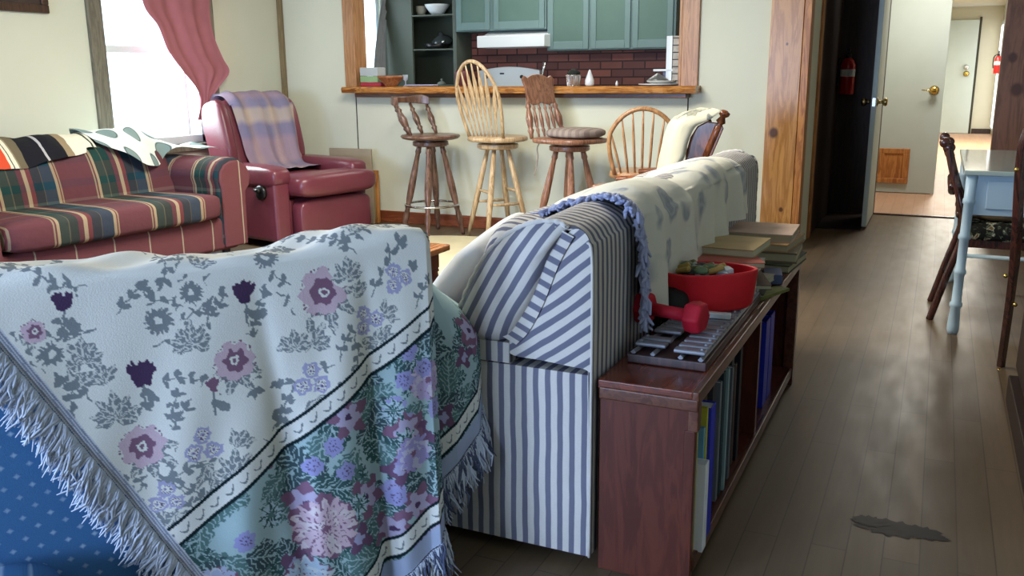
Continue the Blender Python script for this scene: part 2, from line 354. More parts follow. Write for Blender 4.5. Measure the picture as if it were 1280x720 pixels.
# bar counter (a live-edged board with a darker board beneath)
bl = ony(425, 108, Y1-0.16)[0]; br = ony(869, 105, Y1-0.16)[0]
bar = thing('bar_counter', 'long varnished wooden bar top in the kitchen pass-through', 'counter', ((bl+br)/2, Y1, 1.05))
g = G(); n = 40; zt = OZ+0.003
for i in range(n+1):
    x = bl+(br-bl)*i/n; w = 0.006*math.sin(i*0.9)+0.004*math.sin(i*2.3); fy = Y1-0.17+w - (0.02 if 2 < i < n-2 else -0.02*(1-min(i, n-i)/2))
    g.v += [(x, fy+0.012, zt), (x, fy, zt-0.018), (x, fy+0.01, zt-0.048), (x, Y1+0.10, zt-0.048), (x, Y1+0.10, zt)]
g.f = [(i*5+k, i*5+(k+1) % 5, (i+1)*5+(k+1) % 5, (i+1)*5+k) for i in range(n) for k in range(5)] + [(4, 3, 2, 1, 0), tuple(n*5+k for k in range(5))]
for i in range(n+1):      # the opening is cut by the wall: keep the back edge inside it
    x = bl+(br-bl)*i/n
    if x < OXL+0.0 or x > OXR-0.0:
        for k in (3, 4): p = g.v[i*5+k]; g.v[i*5+k] = (p[0], Y1-0.001, p[2])
put('board', g, 'bar_top', bar)
put('under_board', G().bb(bl+0.11, br-0.07, Y1-0.12, Y1-0.001, zt-0.082, zt-0.049), 'bar_under', bar, bevel=0.004)
# pine boards at the right end of the bar wall
PX0, PX1 = ony(962, 60, Y1-0.02)[0], -0.80
wp = struct('wall_pine', G().bb(PX0, PX1-0.05, Y1-0.03, Y1+0.12, 0, 2.4), 'pine', bevel=0.003)
struct('trim_9', G().bb(PX1-0.046, PX1, Y1-0.035, Y1+0.10, 0, 2.4), 'pine_plain', bevel=0.003)
struct('wall_closet_side', G().bb(PX1-0.1, PX1-0.004, Y1+0.10, 6.78, 0, 2.4), 'wall')
struct('trim_10', G().bb(PX1-0.1, PX1+0.012, 6.78, 6.88, 0, 2.4), 'pine_plain', bevel=0.004)
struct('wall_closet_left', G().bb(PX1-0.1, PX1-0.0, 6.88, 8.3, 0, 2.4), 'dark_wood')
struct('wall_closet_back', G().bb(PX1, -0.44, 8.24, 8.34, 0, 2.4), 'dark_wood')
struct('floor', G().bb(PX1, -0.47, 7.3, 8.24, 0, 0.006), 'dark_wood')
struct('wall_hall_left', G().bb(-0.66, -0.56, 8.3, 9.9, 0, 2.4).bb(-0.66, -0.0, 9.95, 10.05, 0, 2.4).bb(-0.1, -0.0, 10.05, 20, 0, 2.4), 'hallwall')
struct('wall_far', G().bb(-0.1, 1.6, 20, 20.1, 0, 2.4), 'hallwall')
struct('wall_hall_right', G().bb(0.93, 1.03, 7.52, 20, 0, 2.4), 'hallwall')
struct('baseboard_far', G().bb(0.59, 0.93, 19.96, 20, 0, 0.10), 'dark_wood')
wr = struct('wall_pine_right', G().bb(0.36, 2.2, 7.4, 7.52, 0, 2.4), 'pine_dark', bevel=0.003)
for o_, ks, yy in ((wp, [(967, 166, .030), (976, 262, .014), (984, 55, .008)], Y1-0.03), (wr, [(1271, 112, .040), (1266, 72, .030)], 7.4)):
    add_knots(o_.data.materials[0], [(tuple(Vector(ony(u, v, yy))-o_.location), r) for u, v, r in ks])
# open closet door, seen on its edge
d1 = struct('door_1', G().bb(-0.472, -0.436, 7.37, 8.12, 0.02, 2.1), 'whitedoor', bevel=0.003)
put('door_face', G().bb(-0.476, -0.4722, 7.372, 8.12, 0.02, 2.1), 'dark_wood', d1)
kz = 0.965
for s, m in ((1, 'gold_dull'), (-1, 'gold_dull')):
    x = -0.436 if s > 0 else -0.472
    g = G().lathe((x, 7.44, kz), (x+s*0.075, 7.44, kz), [(0, 0.034), (0.08, 0.034), (0.14, 0.014), (0.45, 0.012), (0.55, 0.024), (0.8, 0.032), (0.95, 0.026), (1, 0.012)], 20)
    put('door_knob', g, m, d1, smooth=True)
put('latch_plate', G().bb(-0.465, -0.443, 7.366, 7.371, kz-0.03, kz+0.03), 'chrome', d1)
# white hall door with a wooden vent panel
d2 = struct('door_2', G().bb(-0.56, ony(1167, 240, 9.8)[0], 9.78, 9.82, 0.01, 2.1), 'whitedoor', bevel=0.003)
a = ony(1095, 228, 9.77); b = ony(1138, 186, 9.77)
vx0, vx1, vz0, vz1 = a[0], b[0], a[2], b[2]
fr = put('vent_frame', G().bb(vx0, vx1, 9.755, 9.78, vz1-0.05, vz1).bb(vx0, vx1, 9.755, 9.78, vz0, vz0+0.05).bb(vx0, vx0+0.06, 9.755, 9.78, vz0+0.05, vz1-0.05).bb(vx1-0.06, vx1, 9.755, 9.78, vz0+0.05, vz1-0.05), 'pine_plain', d2, bevel=0.004)
put('vent_panel', G().bb(vx0+0.06, vx1-0.06, 9.766, 9.78, vz0+0.05, vz1-0.05), 'pine_plain', fr)
k = ony(1172, 113, 9.74)
put('door_knob', G().lathe((k[0]-0.03, 9.78, k[2]), (k[0]-0.03, 9.70, k[2]), [(0, 0.045), (0.1, 0.045), (0.15, 0.014), (0.45, 0.014), (0.55, 0.03), (0.8, 0.038), (0.95, 0.03), (1, 0.01)], 20), 'brass', d2, smooth=True)
put('key_lever', G().tube([(k[0]-0.03, 9.70, k[2]), (k[0]-0.14, 9.70, k[2]+0.004)], [0.008, 0.005], 8), 'brass', d2, smooth=True)
# far door
a = ony(1213, 150, 19.95)[0]
d3 = struct('door_3', G().bb(-0.05, a-0.02, 19.93, 19.99, 0.01, 2.15), 'whitedoor', bevel=0.003)
k1 = ony(1212, 84, 19.9); k2 = ony(1212, 92, 19.9)
put('deadbolt', G().lathe((k1[0]-0.06, 19.93, k1[2]), (k1[0]-0.06, 19.89, k1[2]), [(0, 0.05), (0.6, 0.05), (1, 0.03)], 16), 'chrome', d3, smooth=True)
put('door_knob', G().lathe((k2[0]-0.06, 19.93, k2[2]), (k2[0]-0.06, 19.85, k2[2]), [(0, 0.04), (0.2, 0.04), (0.4, 0.02), (0.7, 0.055), (1, 0.03)], 16), 'brass', d3, smooth=True)
struct('trim_11', G().bb(a-0.018, a+0.02, 19.94, 20.0, 0, 2.2), 'seam')
# right hall wall: added glowing strip in place of the wall's brightly lit end
wb = struct('hall_glow_strip', G().bb(0.915, 0.93, 19.2, 19.9, 0.10, 2.1), 'window_white')
put('pane', G().bb(0.908, 0.915, 19.25, 19.85, 0.15, 2.02), emit('lit_wall_glow', (0.9, 0.96, 1, 1), 2.2), wb)  # emissive slab imitating light on the wall, not glazing
# living room window
struct('window_1', G(), 'window_white') if False else None
w1 = struct('window_1', G().bb(X0-0.09, X0-0.05, WY0, WY0+0.045, WZ0, WZ1).bb(X0-0.09, X0-0.05, WY1-0.045, WY1, WZ0, WZ1).bb(X0-0.09, X0-0.05, WY0, WY1, WZ0, WZ0+0.06)
            .bb(X0-0.09, X0-0.05, WY0, WY1, WZ1-0.05, WZ1).bb(X0-0.08, X0-0.045, WY0, WY1, 1.355, 1.405).bb(X0-0.10, X0-0.06, WY1-0.17, WY1-0.15, WZ0, 1.355), 'window_white', bevel=0.003)
put('pane', G().bb(X0-0.073, X0-0.069, WY0+0.045, WY1-0.045, WZ0+0.06, 1.355), 'glass', w1)
put('pane', G().bb(X0-0.073, X0-0.069, WY0+0.045, WY1-0.045, 1.405, WZ1-0.05), 'glass', w1)
t_l = onx(107, 20, X0)[1]
struct('trim_12', G().bb(X0, X0+0.025, t_l, WY0, WZ0-0.1, WZ1+0.1), 'trim_grey', bevel=0.004)
struct('trim_13', G().bb(X0, X0+0.025, WY1, WY1+0.10, WZ0-0.1, WZ1+0.1), 'trim_grey', bevel=0.004)
struct('trim_14', G().bb(X0-0.10, X0+0.04, t_l, WY1+0.1, WZ0-0.05, WZ0), 'trim_grey', bevel=0.004)
struct('trim_15', G().bb(X0, X0+0.025, t_l, WY1+0.1, WZ1, WZ1+0.1), 'trim_grey', bevel=0.004)
# kitchen window on the left wall
w2 = struct('window_2', G().bb(X0-0.08, X0-0.03, 7.05, 7.09, 1.02, 2.0).bb(X0-0.08, X0-0.03, 7.81, 7.85, 1.02, 2.0).bb(X0-0.08, X0-0.03, 7.05, 7.85, 1.02, 1.06).bb(X0-0.08, X0-0.03, 7.05, 7.85, 1.95, 2.0), 'window_white')
put('pane', G().bb(X0-0.06, X0-0.056, 7.09, 7.81, 1.06, 1.95), 'glass', w2)

# ------------------------------------------------------------------ kitchen
KY = 8.2
def brick_mat():
    t = NT('dark_red_brick', 0.55, 0.3); v = t.coord(rot=(pi/2, 0, 0))
    b = t.n('ShaderNodeTexBrick'); b.inputs['Scale'].default_value = 1; b.inputs['Brick Width'].default_value = 0.215; b.inputs['Row Height'].default_value = 0.0725
    b.inputs['Mortar Size'].default_value = 0.007; b.inputs['Color1'].default_value = lin((156, 96, 84)); b.inputs['Color2'].default_value = lin((84, 56, 58)); b.inputs['Mortar'].default_value = lin((44, 28, 28)); b.inputs['Bias'].default_value = -0.1
    t.l(v, b.inputs['Vector']); t.base(t.mix(t.math('MULTIPLY', t.noise(t.coord(), 12, 3), 0.5), b.outputs['Color'], lin((104, 60, 54)))); t.bump(b.outputs['Fac'], -0.6, 0.01); return t.m
MAT['brick'] = brick_mat()
MAT['teal'] = plain('teal_green_cabinet_paint', (106, 130, 130), 0.5, 0.3, var=0.08)
MAT['teal_panel'] = plain('teal_green_panel_paint', (88, 114, 106), 0.55, 0.3, var=0.08)
MAT['greygreen'] = plain('grey_green_paint', (80, 88, 80), 0.6, var=0.08)
struct('wall_kitchen', G().bb(X0, -0.95, KY, KY+0.1, 0, 2.4), 'brick')
struct('wall_kitchen_right', G().bb(-1.05, -0.95, 6.42, KY, 0, 2.4), 'wall')
def cabinet(u0, u1, vbot, doors, label, y=7.86, ztop=2.3):
    x0 = ony(u0, vbot, y)[0]; x1 = ony(u1, vbot, y)[0]; zb = ony((u0+u1)/2, vbot, y)[2]
    t = thing('wall_cabinet', label, 'cabinet', ((x0+x1)/2, KY, zb), 0, 'green kitchen wall cabinets')
    put('body', G().bb(x0, x1, y+0.02, KY, zb, ztop), 'teal', t)
    for (a, b) in doors:
        xa = ony(a, vbot, y)[0]; xb = ony(b, vbot, y)[0]; w = 0.05
        dr = put('door', G().bb(xa, xa+w, y, y+0.02, zb+0.01, ztop).bb(xb-w, xb, y, y+0.02, zb+0.01, ztop).bb(xa+w, xb-w, y, y+0.02, zb+0.01, zb+0.08).bb(xa+w, xb-w, y, y+0.02, ztop-0.07, ztop), 'teal', t, bevel=0.003)
        put('door_panel', G().bb(xa+w, xb-w, y+0.009, y+0.019, zb+0.08, ztop-0.07), 'teal_panel', dr)
    return t
cabinet(569, 682, 38, [(571, 612), (617, 680)], 'shorter green wall cabinet above the white range hood')
cabinet(683, 843, 62, [(685, 735), (738, 787), (790, 840)], 'wide three-door green wall cabinet above the brick')
# tall open pantry shelf
y = 7.9; xa = ony(516, 60, y)[0]; xb = ony(572, 60, y)[0]; xw = ony(478, 60, y)[0]
t = thing('pantry_shelf', 'tall dark green open shelf unit left of the range', 'shelf', ((xa+xb)/2, KY, 0))
put('side_panel', G().bb(xw, xa, y, y+0.03, 0, 2.3), 'greygreen', t, bevel=0.004)
put('side_panel', G().bb(xb-0.04, xb, y-0.02, KY-0.002, 0, 2.3), 'greygreen', t, bevel=0.004)
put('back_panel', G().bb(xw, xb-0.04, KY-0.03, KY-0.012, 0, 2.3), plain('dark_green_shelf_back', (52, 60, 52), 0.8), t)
shz = [ony(540, v, y)[2] for v in (106, 61, 18, -30)]
for z in shz: put('shelf', G().bb(xa, xb-0.04, y, KY-0.02, z-0.015, z), 'greygreen', t, bevel=0.003)
put('face_panel', G().bb(xa, xb-0.04, y, y+0.02, 0, shz[0]-0.05), 'greygreen', t)
# things on the shelves
cx = lambda u, v, yy: ony(u, v, yy)
p = cx(546, 17, 8.02); z = shz[2]
tag(put('mixing_bowl', G().lathe((p[0], 8.03, z), (p[0], 8.03, z+0.10), [(0, 0.05), (0.3, 0.08), (0.8, 0.115), (1, 0.125), (0.98, 0.115), (0.5, 0.085), (0.1, 0.03)], 24), 'porcelain', smooth=True), 'large white bowl on the top visible pantry shelf', 'bowl')
p = cx(526, 17, 8.02)
tag(put('cup', G().lathe((p[0], 8.03, z), (p[0], 8.03, z+0.09), [(0, 0.035), (0.5, 0.05), (1, 0.052), (0.97, 0.046), (0.1, 0.03)], 20), plain('greyish_china', (176, 172, 160), 0.3), smooth=True), 'small pale grey cup beside the large white bowl', 'cup')
p = cx(545, 60, 8.02); z = shz[1]
pt = thing('frying_pan', 'black frying pan lying on the middle pantry shelf', 'pan', (p[0], 8.03, z))
put('pan_body', G().lathe((p[0], 8.03, z), (p[0], 8.03, z+0.05), [(0, 0.09), (1, 0.125), (0.95, 0.118), (0.15, 0.085)], 28), 'black_plastic', pt, smooth=True)
put('handle', G().tube([(p[0]+0.10, 7.97, z+0.05), (p[0]+0.14, 7.93, z+0.07)], [0.01, 0.014], 8), 'chrome', pt, smooth=True)
tag(put('pot_lid', G().lathe((p[0]+0.03, 8.10, z+0.06), (p[0]+0.03, 8.07, z+0.16), [(0, 0.11), (0.2, 0.11), (0.6, 0.07), (0.75, 0.02), (1, 0.02)], 24), plain('smoky_lid_glass', (60, 66, 68), 0.1), smooth=True), 'dark domed pot lid behind the frying pan', 'lid')
p = cx(552, 100, 8.02); z = shz[0]
tag(put('glass_lid', G().lathe((p[0], 8.02, z), (p[0], 8.02, z+0.06), [(0, 0.05), (0.3, 0.045), (0.55, 0.02), (0.6, 0.006), (0.9, 0.012), (1, 0.005)], 20), plain('cloudy_lid', (120, 128, 124), 0.1), smooth=True), 'small cloudy lid with a knob on the lowest pantry shelf', 'lid')
p = cx(568, 100, 8.0)
tag(put('canister', G().lathe((xb+0.10, 7.80, 0.921), (xb+0.10, 7.80, p[2]+0.10), [(0, 0.07), (0.9, 0.075), (1, 0.05)], 20), plain('dark_red_tin', (96, 26, 34), 0.4), smooth=True), 'dark red canister on the counter beside the pantry', 'canister')
# range hood, stove
a = cx(598, 60, 7.75); b = cx(682, 40, 7.75)
tag(put('range_hood', G().prism([(7.72, a[2]), (KY-0.01, a[2]), (KY-0.01, b[2]+0.10), (7.86, b[2]-0.01), (7.72, b[2]-0.02)], 0, a[0], b[0]), 'porcelain', bevel=0.006), 'white range hood under the shorter green cabinet', 'range hood')
sx0, sx1 = cx(600, 100, 8.1)[0], cx(676, 100, 8.1)[0]; zt = cx(640, 84, 8.1)[2]
t = thing('stove', 'white kitchen range with a curved control panel against the brick', 'stove', ((sx0+sx1)/2, 7.85, 0))
put('oven_body', G().bb(sx0, sx1, 7.55, 8.14, 0.04, 0.92), 'porcelain', t, bevel=0.01)
g = G(); m = 12
g.prism([(sx0, 0.92), (sx1, 0.92)] + [(sx1+(sx0-sx1)*i/m, zt-0.03+0.035*math.sin(pi*i/m)) for i in range(m+1)], 1, 8.07, 8.15)
bk = put('control_panel', g, 'porcelain', t, bevel=0.008)
p = cx(627, 92, 8.06); put('clock_display', G().bb(p[0]-0.022, p[0]+0.022, 8.066, 8.07, p[2]-0.007, p[2]+0.007), 'black', bk)
for u in (608, 652, 664): p = cx(u, 96, 8.06); put('control_knob', G().lathe((p[0], 8.07, p[2]), (p[0], 8.045, p[2]), [(0, 0.018), (0.8, 0.016), (1, 0.012)], 14), 'black_plastic', bk, smooth=True)
for (x, yy) in ((0.25, 7.7), (0.25, 7.95), (0.75, 7.7), (0.75, 7.95)):
    put('burner', G().tube([(sx0+(sx1-sx0)*x+0.08*math.cos(k*pi/10), yy+0.08*math.sin(k*pi/10), 0.928) for k in range(20)], 0.006, 6, closed=True), 'black_plastic', t)
# base cabinets / counter (kitchen worktop)
tag(put('base_cabinet', G().bb(X0+0.01, xa-0.02, 7.6, 7.88, 0.08, 0.93), 'teal', bevel=0.005), 'green base cabinet before the tall dark green open shelf unit', 'cabinet')
tag(put('base_cabinet', G().bb(xb+0.01, sx0-0.02, 7.6, 8.19, 0.08, 0.92), 'teal', bevel=0.005), 'green base cabinet under the red canister left of the range', 'cabinet')
tag(put('base_cabinet', G().bb(sx1+0.01, -1.06, 7.6, 8.19, 0.08, 0.88), 'teal', bevel=0.005), 'green base cabinet run under the kitchen worktop right of the range', 'cabinet')
tag(put('worktop', G().bb(sx1+0.01, -1.06, 7.57, 8.19, 0.88, 0.92), 'bar_under', bevel=0.005), 'brown kitchen worktop right of the white range', 'worktop')
# ------------------------------------------------------------------ on the bar top (z = 1.103)
BZ = zt_bar = OZ+0.004; BY = Y1-0.03
def bx_(u, yy=BY): return ony(u, 104, yy)[0]
x = bx_(717, Y1+0.02)
t = thing('steel_pot', 'small fluted steel pot holding dark scrubbers on the bar top', 'pot', (x, Y1+0.02, BZ))
g = G().grid(lambda a, b: (x+(0.046+0.009*b+0.003*math.cos(a*2*pi*12))*math.cos(a*2*pi), Y1+0.02+(0.046+0.009*b+0.003*math.cos(a*2*pi*12))*math.sin(a*2*pi), BZ+b*0.075), 96, 6, wrapu=True)
g.lathe((x, Y1+0.02, BZ), (x, Y1+0.02, BZ+0.005), [(0, 0.046), (1, 0.046)], 24)
put('cup_body', g, 'chrome', t, smooth=True)
put('rim', G().tube([(x+0.058*math.cos(k*pi/12), Y1+0.02+0.058*math.sin(k*pi/12), BZ+0.075) for k in range(24)], 0.003, 6, closed=True), 'chrome', t, smooth=True)
tag(put('scrubber', G().sup((x, Y1+0.02, BZ+0.085), (0.08, 0.07, 0.07), 1, 1, wob=0.3), plain('dark_scrubber', (40, 44, 40), 0.9), smooth=True), 'dark scrubber sticking out of the small steel pot', 'scrubber')
x = bx_(737, Y1+0.0)
tag(put('garlic_keeper', G().lathe((x, Y1, BZ), (x, Y1, BZ+0.115), [(0, 0.026), (0.1, 0.034), (0.35, 0.033), (0.7, 0.018), (0.92, 0.009), (1, 0.003)], 20), 'porcelain', smooth=True), 'small white pointed pottery jar on the bar top', 'jar')
x = bx_(771, Y1)
tag(put('salt_shaker', G().lathe((x, Y1, BZ), (x, Y1, BZ+0.035), [(0, 0.009), (0.5, 0.01), (0.8, 0.006), (1, 0.003)], 12), 'porcelain', smooth=True), 'tiny white figurine alone in the middle of the bar top', 'ornament')
for i, (u, r, h, z0, mm, lb) in enumerate(((823, 0.14, 0.014, 0, 'porcelain', 'wide white plate at the bottom of the stack on the bar'), (826, 0.10, 0.022, 0.014, plain('stacked_grey_china', (190, 188, 180), 0.4), 'smaller grey dish second in the stack on the bar'))):
    x = bx_(u, Y1-0.03)
    tag(put('plate', G().lathe((x, Y1-0.03, BZ+z0), (x, Y1-0.03, BZ+z0+h), [(0, r*0.6), (0.6, r*0.97), (1, r), (0.9, r*0.95), (0.3, r*0.55)], 32), mm, smooth=True), lb, 'plate', 'dishes stacked on the bar')
x = bx_(822, Y1-0.03)
tag(put('dish_cover', G().lathe((x, Y1-0.03, BZ+0.034), (x, Y1-0.03, BZ+0.085), [(0, 0.07), (0.2, 0.068), (0.7, 0.03), (1, 0.008)], 20), plain('grey_steel_cover', (120, 122, 124), 0.3, 0.5, 0.5), smooth=True), 'grey conical cover topping the dishes on the bar', 'lid')
x = bx_(829, Y1+0.02)
tag(put('white_tray', G().box((x, Y1+0.03, BZ+0.105), (0.14, 0.06, 0.016)), 'porcelain', bevel=0.004), 'thin white tray edge lying on the stacked dishes', 'tray')
tag(put('tray_stand', G().box((x+0.02, Y1+0.04, BZ+0.05), (0.05, 0.04, 0.094)), plain('bluish_box', (90, 100, 130), 0.5), bevel=0.004), 'small dark blue box behind the stacked dishes', 'box')
x0, x1 = bx_(834, Y1+0.05), bx_(852, Y1+0.05); zt = ony(843, 45, Y1+0.05)[2]
t = thing('paper_roll_holder', 'tall white box-shaped dispenser at the right end of the bar', 'dispenser', ((x0+x1)/2, Y1+0.06, BZ))
put('body', G().bb(x0, x0+(x1-x0)*0.42, Y1-0.0, Y1+0.08, BZ, zt), 'porcelain', t, bevel=0.004)
sb = put('roll_stack', G().bb(x0+(x1-x0)*0.45, x1, Y1-0.0, Y1+0.08, BZ, zt), plain('floral_grey_paper', (186, 180, 172), 0.7, var=0.35, nscale=40), t, bevel=0.004)
for k in range(7): put('band', G().bb(x0+(x1-x0)*0.45-0.001, x1+0.001, Y1-0.003, Y1+0.0, BZ+0.03+k*0.048, BZ+0.036+k*0.048), 'seam', sb)
# left end: three-colour tub, wooden bowl
x0, x1 = bx_(452, Y1), bx_(474, Y1)
t = thing('food_tub', 'square tub with clear lid, green and red bands, at the left end of the bar', 'container', ((x0+x1)/2, Y1+0.03, BZ))
for nm, c, a, b in (('red_base', (172, 40, 60), 0, 0.032), ('green_band', (146, 178, 128), 0.033, 0.082), ('clear_top', (186, 194, 196), 0.083, 0.15)):
    put(nm, G().bb(x0, x1+(0.03 if a == 0 else 0.0), Y1-0.02, Y1+0.1, BZ+a, BZ+b), plain(nm, c, 0.4), t, bevel=0.005)
x = bx_(489, Y1-0.03)
tag(put('wooden_bowl', G().lathe((x, Y1-0.03, BZ), (x, Y1-0.03, BZ+0.085), [(0, 0.045), (0.15, 0.05), (0.75, 0.10), (0.8, 0.108), (1, 0.11), (0.95, 0.10), (0.3, 0.05)], 28), wood('turned_bowl_wood', (132, 78, 48), (176, 116, 74), 0.4), smooth=True), 'brown wooden bowl near the left end of the bar top', 'bowl')
x = bx_(507, Y1)
tag(put('wine_glass', G().lathe((x, Y1, BZ), (x, Y1, BZ+0.09), [(0, 0.02), (0.05, 0.02), (0.1, 0.004), (0.45, 0.004), (0.6, 0.02), (1, 0.022)], 14), plain('clear_stemware', (170, 178, 190), 0.08), smooth=True), 'tiny clear stemmed glass beside the wooden bowl', 'glass')
x = bx_(528, Y1+0.05)
tag(put('dish_towel', G().box((x, Y1+0.03, BZ+0.008), (0.26, 0.1, 0.012)), plain('lilac_cloth', (168, 164, 190), 0.9), bevel=0.005), 'folded pale lilac cloth on the bar near the pantry', 'cloth')
# kitchen utensils in front of the brick
x = cx(675, 100, 7.9)[0]
t = thing('utensil_crock', 'dark crock with a steel ladle on the worktop by the range', 'crock', (x, 7.9, 0.92))
put('jar', G().lathe((x, 7.9, 0.92), (x, 7.9, 1.06), [(0, 0.05), (0.5, 0.06), (1, 0.055)], 18), 'black_plastic', t, smooth=True)
put('ladle', G().tube([(x-0.01, 7.9, 1.0), cx(677, 100, 7.9), cx(680, 86, 7.9), cx(681, 78, 7.9)], [0.006, 0.006, 0.012, 0.02], 8), 'chrome', t, smooth=True)
# curtain in the kitchen window
def curtain(name, label, L, Rr, X, mat, folds, amp, nz=40):
    Ls = smoothpts([onx(u, v, X) for u, v in L], 10); Rs = smoothpts([onx(u, v, X) for u, v in Rr], 10)
    def samp(S, t): f = t*(len(S)-1); i = min(int(f), len(S)-2); return S[i].lerp(S[i+1], f-i)
    def fn(a, b):
        p = samp(Ls, b).lerp(samp(Rs, b), a); w = (samp(Rs, b)-samp(Ls, b)).length
        p.x += amp*math.sin(a*folds*2*pi + 1.5*b)*min(1, w*4) + 0.4*amp*math.sin(a*folds*4.6*pi+3*b); return p
    return tag(put(name, G().grid(fn, 80, nz), mat, smooth=True), label, 'curtain')
MAT['curtain'] = plain('dusty_pink_curtain', (176, 112, 120), 0.9, 0.1, var=0.12, nscale=8, bump=0.2, bscale=60)
MAT['kcurtain'] = plain('grey_white_net_curtain', (150, 154, 160), 0.9, 0.1, var=0.2, nscale=10)
curtain('window_curtain', 'dusty pink curtain tied back beside the living room window', [(168, -60), (178, 4), (196, 32), (208, 62), (226, 88), (242, 108), (250, 126), (246, 150)], [(268, -60), (262, 0), (266, 40), (278, 72), (286, 90), (272, 110), (264, 126), (266, 150)], X0+0.08, 'curtain', 2, 0.014)
curtain('net_curtain', 'grey net curtain in the kitchen window', [(478, -40), (476, 0), (472, 30), (468, 60), (466, 85), (466, 110)], [(492, -40), (488, 0), (482, 30), (481, 60), (481, 85), (482, 110)], X0+0.03, 'kcurtain', 3, 0.012, 30)
# framed picture top left
a = onx(62, 17, X0+0.02); MAT['picframe'] = wood('dark_picture_frame', (50, 34, 26), (84, 60, 46), 0.35)
t = thing('framed_picture', 'dark framed picture hanging left of the window, only its bottom showing', 'picture', (X0, a[1]-0.3, a[2]))
y1 = a[1]; z0 = a[2]
put('frame', G().bb(X0, X0+0.025, y1-0.62, y1, z0, z0+0.05).bb(X0, X0+0.025, y1-0.62, y1, z0+0.40, z0+0.45).bb(X0, X0+0.025, y1-0.05, y1, z0+0.05, z0+0.40).bb(X0, X0+0.025, y1-0.62, y1-0.57, z0+0.05, z0+0.40), 'picframe', t, bevel=0.005)
put('canvas', G().bb(X0+0.002, X0+0.012, y1-0.57, y1-0.05, z0+0.05, z0+0.40), plain('murky_picture', (70, 56, 50), 0.5, var=0.4), t)
# fire extinguishers
def extinguisher(x, y, z, h, label, side=0):
    t = thing('fire_extinguisher', label, 'fire extinguisher', (x, y, z)); r = h*0.16
    put('cylinder', G().lathe((x, y, z), (x, y, z+h*0.82), [(0, r*0.9), (0.03, r), (0.8, r), (0.92, r*0.75), (1, r*0.35)], 20), 'redenamel', t, smooth=True)
    put('label_band', G().lathe((x, y, z+h*0.40), (x, y, z+h*0.56), [(0, r*1.02), (1, r*1.02)], 20), 'paper', t, smooth=False)
    put('valve', G().lathe((x, y, z+h*0.8), (x, y, z+h*0.92), [(0, r*0.4), (1, r*0.4)], 12).box((x, y-r*0.6, z+h*0.95), (r*0.4, r*2, r*0.3)).box((x, y-r*0.7, z+h), (r*0.4, r*2, r*0.25), rx=-0.2), 'black_plastic', t)
    put('hose', G().tube(smoothpts([(x, y-r*0.5, z+h*0.9), (x-r*1.1, y-r*0.6, z+h*0.8), (x-r*1.3, y-r*0.3, z+h*0.5), (x-r*1.15, y-r*0.2, z+h*0.25)], 5), r*0.16, 8), 'black_plastic', t, smooth=True)
    put('bracket', G().box((x+(r*0.9 if side else 0), y+(0 if side else r), z+h*0.45), (r*0.5 if side else r*1.2, r*1.2 if side else r*0.4, r*0.5)), 'black_plastic', t)
p0 = ony(1056, 118, 8.12); p1 = ony(1056, 62, 8.12)
extinguisher(p0[0]+0.01, 8.12, p0[2], p1[2]-p0[2], 'red fire extinguisher hanging inside the dark closet')
p0 = ony(1239, 92, 18); p1 = ony(1239, 65, 18)
extinguisher(0.93-0.10, 18.0, p0[2], p1[2]-p0[2], 'red fire extinguisher on the right hall wall far behind the desk', 1)
# stain on the floor
g = G(); c0 = Vector(onz(1122, 661, 0.0015)); rnd = random.Random(3)
MAT['stain'] = plain('dark_floor_stain', (34, 28, 26), 0.5, var=0.3, nscale=20)
for (dx, dy, rx, ry) in ((-0.02, 0, 0.085, 0.045), (0.05, 0.005, 0.06, 0.035), (0.085, -0.01, 0.04, 0.012), (-0.07, 0.015, 0.04, 0.03)):
    n = 40; pts = [(c0.x+dx+rx*math.cos(2*pi*k/n)*(1+0.18*math.sin(5*k)+0.1*rnd.random()), c0.y+dy+ry*math.sin(2*pi*k/n)*(1+0.2*math.sin(4*k+1)), 0.0016) for k in range(n)]
    g.add([(q[0], q[1], 0.0012+0.0002*len(g.f)) for q in pts], [tuple(range(n))])
o = put('floor_stain', g, 'stain', smooth=False); tag(o, 'dark irregular stain on the floorboards at lower right', 'stain')
